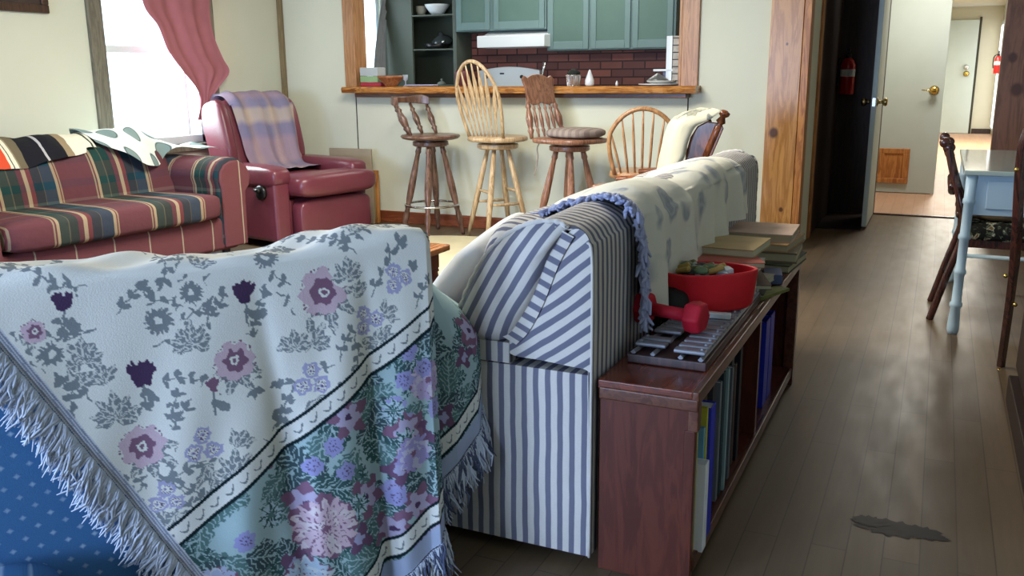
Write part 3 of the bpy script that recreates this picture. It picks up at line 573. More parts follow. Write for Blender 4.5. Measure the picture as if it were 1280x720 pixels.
# ------------------------------------------------------------------ bar stools
def turned(g, a, b, r, n=12, style=0):
    if style == 0: prof = [(0, .75), (.05, .8), (.08, .95), (.1, .7), (.3, 1.0), (.48, 1.15), (.6, 1.0), (.66, .72), (.69, .95), (.72, .72), (.8, 1.05), (.88, .8), (.92, .6), (.95, .75), (1, .55)]
    elif style == 1: prof = [(0, .7), (.3, .95), (.6, 1.0), (1, .65)]
    else: prof = [(0, .55), (.12, .7), (.2, 1.1), (.26, .65), (.3, .9), (.5, 1.25), (.68, .8), (.74, .6), (.8, 1.0), (.86, .6), (1, .55)]
    return g.lathe(a, b, [(t, r*k) for t, k in prof], n)
def stool_base(t, mat, zs, rtop, rbot, r, style, a0, nring=None, rungs=None, plate=0.11):
    """legs, swivel plate, ring in local coordinates; zs = underside of the seat"""
    put('swivel_plate', G().lathe((0, 0, zs-0.05), (0, 0, zs-0.012), [(0, plate*0.9), (0.2, plate), (0.85, plate), (1, plate*0.95)], 28), mat, t, smooth=False, local=True, bevel=0.003)
    put('swivel', G().lathe((0, 0, zs-0.014), (0, 0, zs+0.002), [(0, plate*0.8), (1, plate*0.8)], 20), 'black_plastic', t, local=True)
    legs = []
    for k in range(4):
        a = a0+k*pi/2; p0 = Vector((rtop*math.cos(a), rtop*math.sin(a), zs-0.04)); p1 = Vector((rbot*math.cos(a), rbot*math.sin(a), 0.0)); legs.append((p0, p1))
        put('leg', turned(G(), p0, p1, r, 14, style), mat, t, smooth=True, local=True)
    def at(k, z): p0, p1 = legs[k % 4]; return p0.lerp(p1, (p0.z-z)/(p0.z-p1.z))
    if nring:
        z = nring; rr = at(0, z).xy.length + r*0.8
        put('foot_ring', G().tube([(rr*math.cos(k*pi/18), rr*math.sin(k*pi/18), z) for k in range(36)], 0.009, 8, closed=True), 'chrome', t, smooth=True, local=True)
    if rungs:
        for k in range(4):
            z = rungs[k % 2]; put('rung', turned(G(), at(k, z), at(k+1, z), 0.011, 10, 1), mat, t, smooth=True, local=True)
    return at
# stool with the low curved back rail
x, y = ony(538, 171, 5.92)[0], 5.92
t = thing('bar_stool', 'dark wooden bar stool with a low curved back rail, leftmost at the bar', 'stool', (x, y, 0), math.radians(-8))
zs = 0.72
put('seat', G().lathe((0, 0, zs), (0, 0, zs+0.04), [(0, 0.18), (0.2, 0.21), (0.6, 0.225), (0.9, 0.215), (0.97, 0.19), (0.9, 0.05)], 36), 'stool_dark', t, smooth=True, local=True)
stool_base(t, 'stool_dark', zs, 0.085, 0.235, 0.024, 0, math.radians(28), nring=0.23, plate=0.135)
arc = [(0.19*math.cos(a), 0.19*math.sin(a)) for a in [math.radians(k) for k in range(104, 257, 9)]]
rail = [Vector((p[0]-0.10, p[1], 0.975+0.012*math.cos((i/(len(arc)-1)-0.5)*4))) for i, p in enumerate(arc)]
g = G(); m = len(rail)
for i, p in enumerate(rail):
    o = Vector((p.x, p.y, 0)).normalized(); h = 0.045+0.026*math.exp(-((i-m*0.12)/2.2)**2)+0.022*math.exp(-((i-m*0.88)/2.2)**2)
    g.v += [tuple(p+o*0.018+Vector((0, 0, h))), tuple(p+o*0.022), tuple(p-o*0.018), tuple(p-o*0.014+Vector((0, 0, h)))]
g.f = [(i*4+k, i*4+(k+1) % 4, (i+1)*4+(k+1) % 4, (i+1)*4+k) for i in range(m-1) for k in range(4)] + [(3, 2, 1, 0), tuple((m-1)*4+k for k in range(4))]
put('back_rail', g, 'stool_dark', t, local=True, bevel=0.006)
for a in (112, 150, 205, 248):
    a = math.radians(a); put('back_spindle', turned(G(), (0.165*math.cos(a), 0.165*math.sin(a), zs+0.035), (0.19*math.cos(a)-0.10, 0.19*math.sin(a), 0.98), 0.021, 12, 2), 'stool_dark', t, smooth=True, local=True)
# hoop-back arrow-spindle stool
x, y = ony(622, 174, 5.93)[0], 5.93
t = thing('bar_stool', 'blond wooden bar stool with a tall hooped spindle back', 'stool', (x, y, 0), math.radians(-14))
zs = 0.715
put('seat', G().sup((0, 0, zs+0.022), (0.42, 0.40, 0.05), 0.5, 0.8), 'stool_light', t, smooth=True, local=True)
stool_base(t, 'stool_light', zs, 0.075, 0.245, 0.021, 1, math.radians(20), rungs=(0.36, 0.27), plate=0.15)
# the hoop leans back towards the room (local -Y)
def hoop(w, h, z0, yb, lean, nn=30, splay=1.0):
    pts = []
    for k in range(nn+1):
        a = pi*k/nn; xx = -math.cos(a)*w; zz = math.sin(a)**0.8 if 0 < k < nn else 0
        s = (1-0.30*(1-min(1, zz*1.6))) ; pts.append(Vector((xx*s, yb-lean*zz, z0+h*zz)))
    return pts
HP = hoop(0.225, 0.525, zs+0.04, -0.13, 0.15)
put('back_hoop', G().tube(HP, 0.013, 10), 'stool_light', t, smooth=True, local=True)
for i in range(7):
    f = (i-3)/3.0; xb = f*0.105; xt = f*0.165; zz = math.sqrt(max(0, 1-(xt/0.225)**2))
    zt = zs+0.04+0.53*zz**0.9-0.01; p0 = Vector((xb, -0.135, zs+0.04)); p1 = Vector((xt, -0.13-0.15*zz, zt))
    put('back_spindle', G().tube([p0.lerp(p1, k/8) for k in range(9)], [0.007, 0.008, 0.009, 0.013, 0.018, 0.021, 0.017, 0.009, 0.006], 10, flat=0.45, up=(0, 1, 0.1)), 'stool_light', t, smooth=True, local=True)
# press-back stool with cushion
x, y = ony(712, 172, 5.8)[0], 5.8
t = thing('bar_stool', 'chestnut wooden bar stool with a pressed-back crest and tied seat cushion', 'stool', (x, y, 0), math.radians(-24))
zs = 0.725
put('seat', G().sup((0, 0, zs+0.022), (0.46, 0.42, 0.045), 0.4, 0.55), 'stool_mid', t, smooth=True, local=True)
stool_base(t, 'stool_mid', zs, 0.09, 0.25, 0.024, 0, math.radians(50), nring=0.235, plate=0.14)
cr = [(-0.13, 0.0), (-0.13, 0.10), (-0.15, 0.16), (-0.125, 0.185), (-0.10, 0.17), (-0.05, 0.19), (0, 0.195), (0.05, 0.19), (0.10, 0.17), (0.125, 0.185), (0.15, 0.16), (0.13, 0.10), (0.13, 0.0), (0.06, -0.015), (0, 0.0), (-0.06, -0.015)]
g = G(); m = len(cr); bx0, dz = -0.225, 0.995
for q in (0, 1):
    for (a, b) in cr: g.v.append((bx0-0.075-b*0.25+q*0.022+0.35*a*a, a, dz+b))
g.f = [tuple(range(m-1, -1, -1)), tuple(range(m, 2*m))] + [(i, (i+1) % m, m+(i+1) % m, m+i) for i in range(m)]
crest = put('crest_panel', g, 'stool_mid', t, local=True, bevel=0.005)
for sy in (-1, 1): put('back_post', turned(G(), (bx0+0.01, sy*0.155, zs+0.03), (bx0-0.07, sy*0.122, dz+0.03), 0.022, 12, 2), 'stool_mid', t, smooth=True, local=True)
for yy in (-0.085, -0.03, 0.03, 0.085): put('back_spindle', turned(G(), (bx0+0.01, yy, zs+0.035), (bx0-0.065, yy*0.9, dz+0.01), 0.012, 10, 2), 'stool_mid', t, smooth=True, local=True)
MAT['padfabric'] = bands_mat('faded_brown_seat_pad', 0, 0.05, [(0, (150, 138, 130)), (0.5, (132, 118, 112))], rough=0.9, warp=0.3)
pad = tag(put('seat_cushion', G().sup((0.06, 0, 0.80), (0.36, 0.36, 0.07), 0.6, 0.7, wob=0.03).xf(Matrix.Translation((x, y, 0)) @ Matrix.Rotation(math.radians(-24), 4, 'Z')), 'padfabric', smooth=True), 'faded brown cushion tied on the chestnut bar stool', 'cushion')
tie = [Vector((x-0.2, y+0.05, 0.77)), Vector((x-0.23, y-0.02, 0.70)), Vector((x-0.22, y-0.04, 0.62)), Vector((x-0.25, y-0.03, 0.50))]
put('tie_strap', G().tube(smoothpts(tie, 6), 0.006, 6, flat=0.4), 'padfabric', pad, smooth=True)
# low hoop-back swivel chair
x, y = ony(803, 212, 5.55)[0], 5.55; zs = 0.565
t = thing('swivel_chair', 'golden oak swivel chair with a rounded hoop back of thin spindles', 'chair', (x, y, 0), math.radians(16))
put('seat', G().sup((0, 0.02, zs), (0.42, 0.42, 0.055), 0.5, 0.65), 'chair_oak', t, smooth=True, local=True)
HP = hoop(0.24, 0.405, zs+0.01, -0.15, 0.06, 36)
put('back_hoop', G().tube(HP, 0.014, 10), 'chair_oak', t, smooth=True, local=True)
for i in range(7):
    f = (i-3)/3.0; xb = f*0.13; xt = f*0.192; zz = math.sqrt(max(0, 1-(xt/0.24)**2)); p0 = Vector((xb, -0.15, zs+0.02)); p1 = Vector((xt, -0.15-0.06*zz, zs+0.405*zz**0.85))
    put('back_spindle', G().tube([p0.lerp(p1, k/4) for k in range(5)], [0.006, 0.008, 0.008, 0.007, 0.005], 8), 'chair_oak', t, smooth=True, local=True)
put('pedestal', G().lathe((0, 0.02, 0.10), (0, 0.02, zs-0.02), [(0, 0.05), (0.15, 0.06), (0.3, 0.035), (0.6, 0.035), (0.8, 0.05), (0.9, 0.028), (1, 0.028)], 18), 'chair_oak', t, smooth=True, local=True)
for k in range(4):
    a = pi/4+k*pi/2; put('base_foot', G().tube([(0, 0.02, 0.14), (0.13*math.cos(a), 0.02+0.13*math.sin(a), 0.12), (0.30*math.cos(a), 0.02+0.30*math.sin(a), 0.03)], [0.03, 0.026, 0.016], 10), 'chair_oak', t, smooth=True, local=True)
# low stool arm / footrest seen left of the pedestal
a = Vector(ony(741, 231, 5.22)); b = Vector(ony(800, 247, 5.22))
t = thing('footstool', 'small reddish wooden footstool with a worn shiny end, before the oak swivel chair', 'stool', ((a.x+b.x)/2, 5.27, 0))
put('top', G().bb(a.x, b.x+0.03, 5.20, 5.34, a.z-0.035, a.z), wood('worn_reddish_wood', (112, 60, 44), (168, 108, 84), 0.2), t, bevel=0.008)
for xx in (a.x+0.03, b.x):
    for yy in (5.22, 5.32): put('leg', turned(G(), (xx, yy, a.z-0.03), (xx+(0.03 if xx > a.x+0.1 else -0.03), yy, 0), 0.018, 10, 0), 'stool_dark', t, smooth=True)
put('brass_cap', G().lathe((a.x-0.004, 5.23, a.z-0.017), (a.x+0.02, 5.23, a.z-0.017), [(0, 0.012), (0.3, 0.018), (1, 0.018)], 12), 'brass', t, smooth=True)
# ------------------------------------------------------------------ wooden rocker with cream blanket (behind the long sofa)
P = lambda u, v, yy=4.75: Vector(ony(u, v, yy))
ry = 4.75
base = P(880, 200)
t = thing('glider_chair', 'wooden glider chair leaning back beyond the sofa, with turned post tops', 'chair', (base.x-0.15, ry, 0))
MAT['glider'] = wood('brown_glider_wood', (84, 42, 20), (140, 78, 40), 0.25, (12, 12, 2))
posts = []
for (dy, u, v, uu, vv) in ((-0.0, 907, 138, 858, 262), (0.42, 886, 134, 845, 262)):
    q1 = P(u, v, ry+dy); q0 = Vector((base.x-0.12, ry+dy, 0.42)) if dy == 0 else Vector((base.x-0.14, ry+dy, 0.42))
    if dy: q1 = P(886, 139, ry+dy)
    posts.append((q0, q1)); d = (q1-q0); put('back_post', G().lathe(q0, q1, [(0, .020), (.8, .024), (.86, .024), (.88, .014), (.90, .026), (.94, .014), (.96, .028), (.985, .03), (1, .012)], 16), 'glider', t, smooth=True)
# back panel between the posts, arched top
g = G(); pts = [(855, 235), (858, 190), (863, 172), (872, 158), (884, 152), (899, 154), (905, 160), (888, 200), (878, 222), (872, 240)]
front = [P(u, v, ry-0.015) for u, v in pts]; backp = [p+Vector((-0.008, 0.03, 0)) for p in front]; m = len(front)
g.add([tuple(p) for p in front+backp], [tuple(range(m-1, -1, -1)), tuple(range(m, 2*m))]+[(i, (i+1) % m, m+(i+1) % m, m+i) for i in range(m)])
put('side_wing', g, 'glider', t, bevel=0.006)
px = base.x
g = G(); cs = [posts[0][0].lerp(posts[0][1], k) for k in (0.1, 0.84)] + [posts[1][0].lerp(posts[1][1], k) for k in (0.80, 0.1)]
g.add([tuple(c_+Vector((e_, 0, 0))) for e_ in (-0.012, 0.012) for c_ in cs], [(0, 1, 2, 3), (7, 6, 5, 4)]+[(i, (i+1) % 4, 4+(i+1) % 4, 4+i) for i in range(4)])
put('back_panel', g, 'glider', t, bevel=0.004)
put('seat', G().bb(px-0.48, px-0.12, ry, ry+0.44, 0.36, 0.42), 'glider', t, bevel=0.01)
for dy in (0.0, 0.42):
    put('arm', G().tube([(px-0.48, ry+dy, 0.62), (px-0.3, ry+dy, 0.64), (px-0.06, ry+dy, 0.62)], 0.026, 10, flat=0.6), 'glider', t, smooth=True)
    put('arm_post', turned(G(), (px-0.44, ry+dy, 0.40), (px-0.44, ry+dy, 0.62), 0.02, 10, 2), 'glider', t, smooth=True)
    put('runner', G().tube(smoothpts([(px-0.60, ry+dy, 0.06), (px-0.4, ry+dy, 0.02), (px-0.1, ry+dy, 0.02), (px+0.12, ry+dy, 0.07)], 5), 0.02, 8), 'glider', t, smooth=True)
    for xx in (px-0.42, px-0.16): put('leg', turned(G(), (xx, ry+dy, 0.38), (xx, ry+dy, 0.03), 0.02, 10, 0), 'glider', t, smooth=True)
# its blanket: draped over the front of the back and over the side
MAT['creamflor'] = None
def floral_light(name, basec, c1, c2, sc=9):
    t = NT(name, 0.95, 0.1); v = t.coord(); w = t.n('ShaderNodeTexVoronoi'); w.feature = 'SMOOTH_F1'; w.inputs['Scale'].default_value = sc
    nz = t.n('ShaderNodeTexNoise'); nz.inputs['Scale'].default_value = sc*1.6; t.l(v, nz.inputs['Vector'])
    vm = t.n('ShaderNodeVectorMath'); vm.operation = 'MULTIPLY_ADD'; t.l(nz.outputs['Color'], vm.inputs[0]); vm.inputs[1].default_value = (0.12, 0.12, 0.12); t.l(v, vm.inputs[2]); t.l(vm.outputs[0], w.inputs['Vector'])
    d = t.ramp(w.outputs['Distance'], [(0.0, lin(c1)), (0.14, lin(c1)), (0.2, lin(c2)), (0.27, lin(c1)), (0.36, lin(basec)), (1, lin(basec))])
    pick = t.ramp(t.noise(v, sc*0.45, 2), [(0.48, (0, 0, 0, 1)), (0.54, (1, 1, 1, 1))])
    t.base(t.mix(pick, lin(basec), d)); t.bump(t.noise(v, 16, 3), 0.3, 0.015); return t.m
MAT['creamflor'] = floral_light('cream_leafy_blanket', (204, 198, 172), (116, 122, 116), (160, 156, 138), 11)
outl_l = [(868, 138), (850, 142), (836, 152), (830, 170), (826, 190), (822, 215), (820, 240)]
outl_r = [(902, 139), (884, 150), (868, 158), (860, 178), (857, 196), (850, 212), (848, 240)]
Ls = smoothpts([P(u, v, ry+0.14) for u, v in outl_l], 8); Rs = smoothpts([P(u, v, ry-0.05) for u, v in outl_r], 8)
def fnb(a, b):
    f = b*(len(Ls)-1); i = min(int(f), len(Ls)-2); L = Ls[i].lerp(Ls[i+1], f-i); R2 = Rs[i].lerp(Rs[i+1], f-i)
    p = L.lerp(R2, a); p.y -= 0.09*math.sin(pi*a)**0.7*(0.4+0.6*min(1, b*3)); p.z += 0.02*math.sin(pi*a)*(1-b) + 0.004*math.sin(9*a+8*b); p.x += 0.006*math.sin(13*a+5*b); return p
tag(put('blanket', G().grid(fnb, 40, 60), 'creamflor', smooth=True), 'cream leafy blanket hung over the wooden glider chair', 'blanket')
# ------------------------------------------------------------------ plaid couch under the window
PL = [(0, (98, 60, 66)), (0.24, (150, 138, 112)), (0.255, (98, 60, 66)), (0.27, (166, 150, 120)), (0.30, (34, 66, 60)), (0.385, (84, 88, 72)), (0.395, (30, 60, 56)), (0.48, (92, 58, 64)), (0.53, (164, 150, 122)), (0.57, (108, 60, 62)), (0.61, (28, 54, 60)), (0.70, (80, 84, 70)), (0.71, (32, 64, 78)), (0.83, (160, 146, 118)), (0.86, (110, 58, 62)), (0.875, (150, 136, 110)), (0.89, (98, 60, 66))]
PX = [(0, (124, 66, 70)), (0.3, (44, 66, 70)), (0.55, (172, 160, 140)), (0.62, (124, 66, 70)), (0.85, (38, 60, 84))]
MAT['plaidY'] = bands_mat('burgundy_green_plaid', 1, 0.62, PL, cross=(2, 0.30, PX, 0.13), warp=0.02)
MAT['plaidS'] = bands_mat('burgundy_green_plaid_seat', 1, 0.62, PL, cross=(0, 0.34, PX, 0.14), warp=0.02)
MAT['plaidX'] = bands_mat('burgundy_green_plaid_arm', 0, 0.55, PL, cross=(2, 0.30, PX, 0.13), warp=0.02)
MAT['plaidred'] = bands_mat('burgundy_plaid_front', 1, 0.24, [(0, (112, 66, 70)), (0.7, (166, 154, 134)), (0.74, (112, 66, 70))], warp=0.05)
cr_ = math.radians(-5)
t = thing('plaid_couch', 'burgundy, green and cream plaid couch under the living room window', 'couch', (-4.585, 3.74, 0), cr_)
# local: +X = front, length along Y from -0.92 to 0.92
Lh = 0.90
def profile_extrude(poly, y0, y1, ny=1): return G().prism(poly, 1, y0, y1)
put('base', G().bb(-0.38, 0.36, -Lh+0.02, Lh-0.02, 0.08, 0.30), 'plaidred', t, local=True, bevel=0.03)
def backfn(a, b):
    y = -Lh+0.16+(2*Lh-0.32)*a; hump = 0.0+0.03*(1-abs(((a*2) % 1)*2-1)**4)
    prof = smoothpts([(-0.40, 0, 0.15), (-0.42, 0, 0.70), (-0.36, 0, 0.80), (-0.26, 0, 0.815), (-0.16, 0, 0.74), (-0.09, 0, 0.60), (-0.04, 0, 0.40)], 5)
    f = b*(len(prof)-1); i = min(int(f), len(prof)-2); p = prof[i].lerp(prof[i+1], f-i); k = 1 if b > 0.45 else 0
    e = min(a, 1-a); rr = 1-min(1, e/0.06); return Vector((p.x+hump*k*math.sin(pi*min(1, (b-0.4)/0.6)) if b > 0.4 else p.x, y, p.z-0.05*rr*rr*(p.z > 0.6)))
g = G().grid(backfn, 60, 34); put('backrest', g, 'plaidY', t, smooth=True, local=True)
put('seat_cushion', G().sup((0.10, 0, 0.38), (0.66, 2*Lh-0.36, 0.18), 0.35, 0.18, nu=64), 'plaidS', t, smooth=True, local=True)
for sy in (-1, 1):
    yc = sy*(Lh-0.04)
    arm = [(-0.14, 0.10), (-0.14, 0.50), (-0.155, 0.55), (-0.145, 0.61), (-0.10, 0.655), (-0.04, 0.675), (0.03, 0.675), (0.10, 0.64), (0.135, 0.57), (0.12, 0.50), (0.08, 0.46), (0.07, 0.10)]
    pr_ = [(yc+sy*p[0], p[1]) for p in arm]
    put('arm', G().prism(pr_, 0, -0.40, 0.37), 'plaidX', t, local=True, bevel=0.03)
    put('arm_front', G().prism([(yc+sy*p[0]*0.9, 0.10+(p[1]-0.10)*0.97) for p in arm], 0, 0.36, 0.385), 'plaidred', t, local=True, bevel=0.012)
for (xx, yy) in ((0.3, -0.8), (0.3, 0.8), (-0.34, -0.8), (-0.34, 0.8)): put('foot', G().lathe((xx, yy, 0), (xx, yy, 0.09), [(0, 0.02), (1, 0.03)], 12), 'dark_wood', t, local=True)
# striped blanket and dotted blanket over its back
Mc = Matrix.Translation((-4.585, 3.74, 0)) @ Matrix.Rotation(cr_, 4, 'Z')
bprof = smoothpts([(-0.44, 0, 0.50), (-0.44, 0, 0.70), (-0.375, 0, 0.82), (-0.26, 0, 0.84), (-0.15, 0, 0.765), (-0.06, 0, 0.62), (-0.0, 0, 0.47)], 8)
def overback(y0, y1, b0, b1, lift=0.012, edge=None, wav=0.006):
    def fn(a, b):
        e1 = b1 if edge is None else edge(a); q = b0+(e1-b0)*b; f = q*(len(bprof)-1); i = min(int(f), len(bprof)-2); p = bprof[i].lerp(bprof[i+1], f-i)
        y = y0+(y1-y0)*a; d = lift+wav*math.sin(17*a+4*b)+0.5*wav*math.sin(31*a-9*b)
        return Vector((p.x+d*0.7, y, p.z+d))
    return fn
SB = [(0, (214, 82, 52)), (0.29, (226, 222, 200)), (0.31, (60, 66, 60)), (0.32, (228, 224, 204)), (0.35, (150, 140, 112)), (0.36, (110, 100, 80)), (0.42, (30, 30, 36)), (0.56, (180, 178, 180)), (0.58, (30, 30, 36)), (0.72, (150, 132, 104)), (0.78, (226, 222, 202)), (0.92, (60, 70, 60)), (0.935, (226, 222, 202))]
MAT['serape'] = bands_mat('striped_serape_blanket', 0, 1.06, SB, kind='UV', warp=0.03)
y0c, y1c = -0.60, 0.23
g = G().grid(overback(y0c, y1c, 0.1, 0.78, edge=lambda a: 0.74+0.03*math.sin(5*a)-0.03*(a > 0.9)), 60, 30)
g.xf(Mc); tag(put('striped_blanket', g, 'serape', smooth=True), 'striped blanket, black, cream and orange, folded over the plaid couch back', 'blanket')
def dots_mat():
    t = NT('white_cloth_with_grey_dots', 0.95, 0.1); v = t.coord('UV', scale=(5.0, 3.2, 1)); w = t.n('ShaderNodeTexVoronoi'); w.inputs['Scale'].default_value = 1; w.inputs['Randomness'].default_value = 0.35; t.l(v, w.inputs['Vector'])
    t.base(t.ramp(w.outputs['Distance'], [(0, lin((128, 148, 146))), (0.30, lin((128, 148, 146))), (0.33, lin((62, 80, 80))), (0.37, lin((224, 232, 226))), (1, lin((224, 232, 226)))])); t.bump(t.noise(t.coord(), 14, 3), 0.3, 0.02); return t.m
MAT['dots'] = dots_mat()
def dotfn(a, b):
    # from the middle of the couch back, sliding down over the right arm
    y = 0.22+0.74*a; b1 = 0.64+0.22*math.sin(pi*min(1, a*1.2)); q = 0.12+(b1-0.12)*b; f = q*(len(bprof)-1); i = min(int(f), len(bprof)-2); p = bprof[i].lerp(bprof[i+1], f-i)
    w = max(0, min(1, (y-0.66)/0.18)); w = w*w*(3-2*w); ar = Vector((-0.40+0.50*b, 0, 0.695-0.012*math.cos(6*b)))
    p = p.lerp(ar, w); d = 0.034+0.012*math.sin(11*a+5*b)+0.006*math.sin(25*a-9*b)
    return Vector((p.x+0.3*d+0.05*math.sin(7*a)*b, y+0.03*math.sin(8*b), p.z+d))
g = G().grid(dotfn, 60, 24); g.xf(Mc); tag(put('dotted_blanket', g, 'dots', smooth=True), 'white blanket with large grey dots sliding over the plaid couch arm', 'blanket')
# ------------------------------------------------------------------ burgundy recliner in the corner
rz = math.radians(-12); RC = (-4.419, 5.412)
t = thing('recliner', 'burgundy leather recliner armchair in the corner by the bar', 'armchair', (RC[0], RC[1], 0), rz)
for sy in (-1, 1):
    yc = sy*0.365
    put('arm', G().sup((0.0, yc, 0.505), (0.86, 0.18, 0.16), 0.5, 0.3), 'leather', t, smooth=True, local=True)
    put('side_panel', G().prism([(-0.44, 0.05), (-0.42, 0.50), (0.36, 0.52), (0.415, 0.48), (0.42, 0.05)], 1, yc-0.07, yc+0.07), 'leather', t, local=True, bevel=0.03, seg=3)
lv = put('recline_lever', G().lathe((0.28, -0.43, 0.40), (0.28, -0.465, 0.40), [(0, 0.052), (0.8, 0.052), (1, 0.04)], 20), 'black_plastic', t, smooth=True, local=True)
put('lever_handle', G().tube([(0.25, -0.48, 0.42), (0.31, -0.482, 0.415)], [0.012, 0.016], 8), 'black_plastic', lv, smooth=True, local=True)
put('base', G().bb(-0.38, 0.38, -0.29, 0.29, 0.06, 0.34), 'leather', t, local=True, bevel=0.02)
put('front_panel', G().sup((0.44, 0.06, 0.19), (0.13, 0.68, 0.30), 0.35, 0.25), 'leather', t, smooth=True, local=True)
put('footrest', G().sup((0.42, 0.06, 0.435), (0.30, 0.74, 0.17), 0.5, 0.35), 'leather', t, smooth=True, local=True)
put('seat_cushion', G().sup((0.05, 0, 0.41), (0.62, 0.58, 0.18), 0.4, 0.3), 'leather', t, smooth=True, local=True)
Mb = Matrix.Rotation(math.radians(-14), 3, 'Y')
put('backrest', G().sup((-0.33, 0, 0.70), (0.24, 0.62, 0.68), 0.45, 0.4, M=Mb), 'leather', t, smooth=True, local=True)
for sy in (-1, 1): put('back_wing', G().sup((-0.33, sy*0.315, 0.755), (0.27, 0.10, 0.54), 0.55, 0.5, M=Mb), 'leather', t, smooth=True, local=True)
RB = [(0, (156, 140, 156)), (0.18, (138, 128, 150)), (0.30, (170, 146, 150)), (0.42, (118, 116, 142)), (0.52, (188, 176, 158)), (0.60, (128, 122, 146)), (0.72, (168, 142, 150)), (0.88, (146, 130, 150))]
tt = NT('muted_lilac_plaid', 0.95, 0.1); v = tt.coord('UV'); sp = tt.n('ShaderNodeSeparateXYZ'); tt.l(v, sp.inputs[0])
h = tt.math('ADD', sp.outputs[1], tt.math('MULTIPLY', tt.math('SUBTRACT', tt.noise(v, 5, 2), 0.5), 0.05)); w_ = tt.math('FRACT', tt.math('MULTIPLY', sp.outputs[0], 2.6))
tt.base(tt.mix(0.4, tt.ramp(h, [(p, lin(c)) for p, c in [(0, (146, 132, 150)), (0.30, (128, 122, 144)), (0.36, (150, 134, 146)), (0.43, (152, 130, 144)), (0.47, (112, 112, 142)), (0.51, (112, 112, 142)), (0.53, (176, 164, 146)), (0.575, (180, 166, 148)), (0.60, (108, 108, 138)), (0.64, (112, 110, 138)), (0.67, (152, 128, 138)), (0.8, (150, 126, 136)), (0.86, (116, 112, 138)), (1, (150, 128, 138))]]), tt.ramp(w_, [(p, lin(c)) for p, c in [(0, (150, 136, 156)), (0.3, (120, 116, 146)), (0.5, (184, 160, 156)), (0.8, (140, 130, 152))]])))
tt.bump(tt.noise(tt.coord(), 12, 3), 0.5, 0.02); MAT['rblanket'] = tt.m
Mr = Matrix.Translation((RC[0], RC[1], 0)) @ Matrix.Rotation(rz, 4, 'Z')
rp = smoothpts([(-0.52, 0, 0.72), (-0.53, 0, 0.92), (-0.47, 0, 1.05), (-0.36, 0, 1.065), (-0.265, 0, 0.98), (-0.20, 0, 0.78), (-0.155, 0, 0.60), (-0.08, 0, 0.525), (0.10, 0, 0.518)], 8)
def rfn(a, b):
    f = b*(len(rp)-1); i = min(int(f), len(rp)-2); p = rp[i].lerp(rp[i+1], f-i); narrow = 1-0.16*max(0, b-0.5)*2
    y = (-0.255+0.57*a)*narrow + 0.02*b; e = max(0, abs(a-0.5)*2-0.8)/0.2
    d = 0.010*math.sin(14*a+3*b)+0.006*math.sin(27*a-5*b+1)
    return Vector((p.x+0.015+d-0.02*e, y, p.z+0.01+d*0.5-0.03*e*(0.25 < b < 0.5)))
g = G().grid(rfn, 60, 60); g.xf(Mr); tag(put('plaid_blanket', g, 'rblanket', smooth=True), 'muted lilac plaid blanket draped over the burgundy recliner', 'blanket')
# boards leaning between the recliner and the wall
x0, x1 = ony(411, 200, 6.15)[0], ony(463, 200, 6.15)[0]; zt = ony(440, 186, 6.15)[2]
tag(put('leaning_board', G().box(((x0+x1)/2, 6.17, zt/2), (x1-x0, 0.02, zt), rx=-0.0), plain('greyish_cardboard', (168, 154, 132), 0.8), bevel=0.002), 'greyish cardboard panel standing behind the recliner arm', 'board')
x0, x1 = ony(452, 240, 6.22)[0], ony(473, 240, 6.22)[0]; zt = ony(465, 213, 6.22)[2]
t = thing('picture_back', 'narrow wooden-edged frame leaning on the bar wall beside the recliner', 'frame', ((x0+x1)/2, 6.22, 0))
put('frame', G().bb(x0-0.3, x1, 6.21, 6.24, 0, 0.03).bb(x0-0.3, x1, 6.21, 6.24, zt-0.03, zt).bb(x1-0.025, x1, 6.21, 6.24, 0.03, zt-0.03), 'pine_plain', t, bevel=0.003)
put('panel', G().bb(x0-0.3, x1-0.025, 6.22, 6.235, 0.03, zt-0.03), plain('tan_board', (176, 158, 120), 0.8), t)
# cream rug and coffee table
MAT['rug'] = plain('cream_rug', (216, 206, 172), 0.95, 0.1, bump=0.6, bscale=60)
c = Vector(onz(585, 318, 0)); tag(put('floor_rug', G().lathe((c.x-0.1, c.y-0.45, 0.0), (c.x-0.1, c.y-0.45, 0.025), [(0, 1.0), (0.6, 1.0), (1, 0.98)], 64), 'rug', smooth=False, bevel=0.005), 'round cream rug on the floor in front of the bar stools', 'rug')
c = Vector(onz(563, 305, 0.40)); t = thing('coffee_table', 'brown wooden low table, one corner showing between the throw and the white pillow', 'table', (c.x-0.45, c.y-0.3, 0))
put('tabletop', G().bb(c.x-0.5, c.x, c.y-0.50, c.y, 0.37, 0.40), wood('brown_table_top', (110, 66, 38), (168, 112, 68), 0.25, (10, 1.5, 10)), t, bevel=0.006)
put('apron', G().bb(c.x-0.46, c.x-0.04, c.y-0.46, c.y-0.04, 0.29, 0.369), 'bookcase', t, bevel=0.004)
for xx in (c.x-0.44, c.x-0.06):
    for yy in (c.y-0.44, c.y-0.06): put('leg', turned(G(), (xx, yy, 0.30), (xx, yy, 0.02), 0.028, 12, 0), 'bookcase', t, smooth=True)
# ------------------------------------------------------------------ long striped sofa, back to the bookcase
MAT['stripe'] = stripe_mat('blue_grey_ticking_stripe', 0.031, (214, 208, 198), (106, 106, 122), 0.52)
MAT['stripe_seat'] = MAT['stripe']
SY0, SY1 = 1.87, 3.93; SXB = -0.676
t = thing('striped_sofa', 'long blue-grey striped sofa with its back against the low bookcase', 'sofa', (-1.1, 2.9, 0))
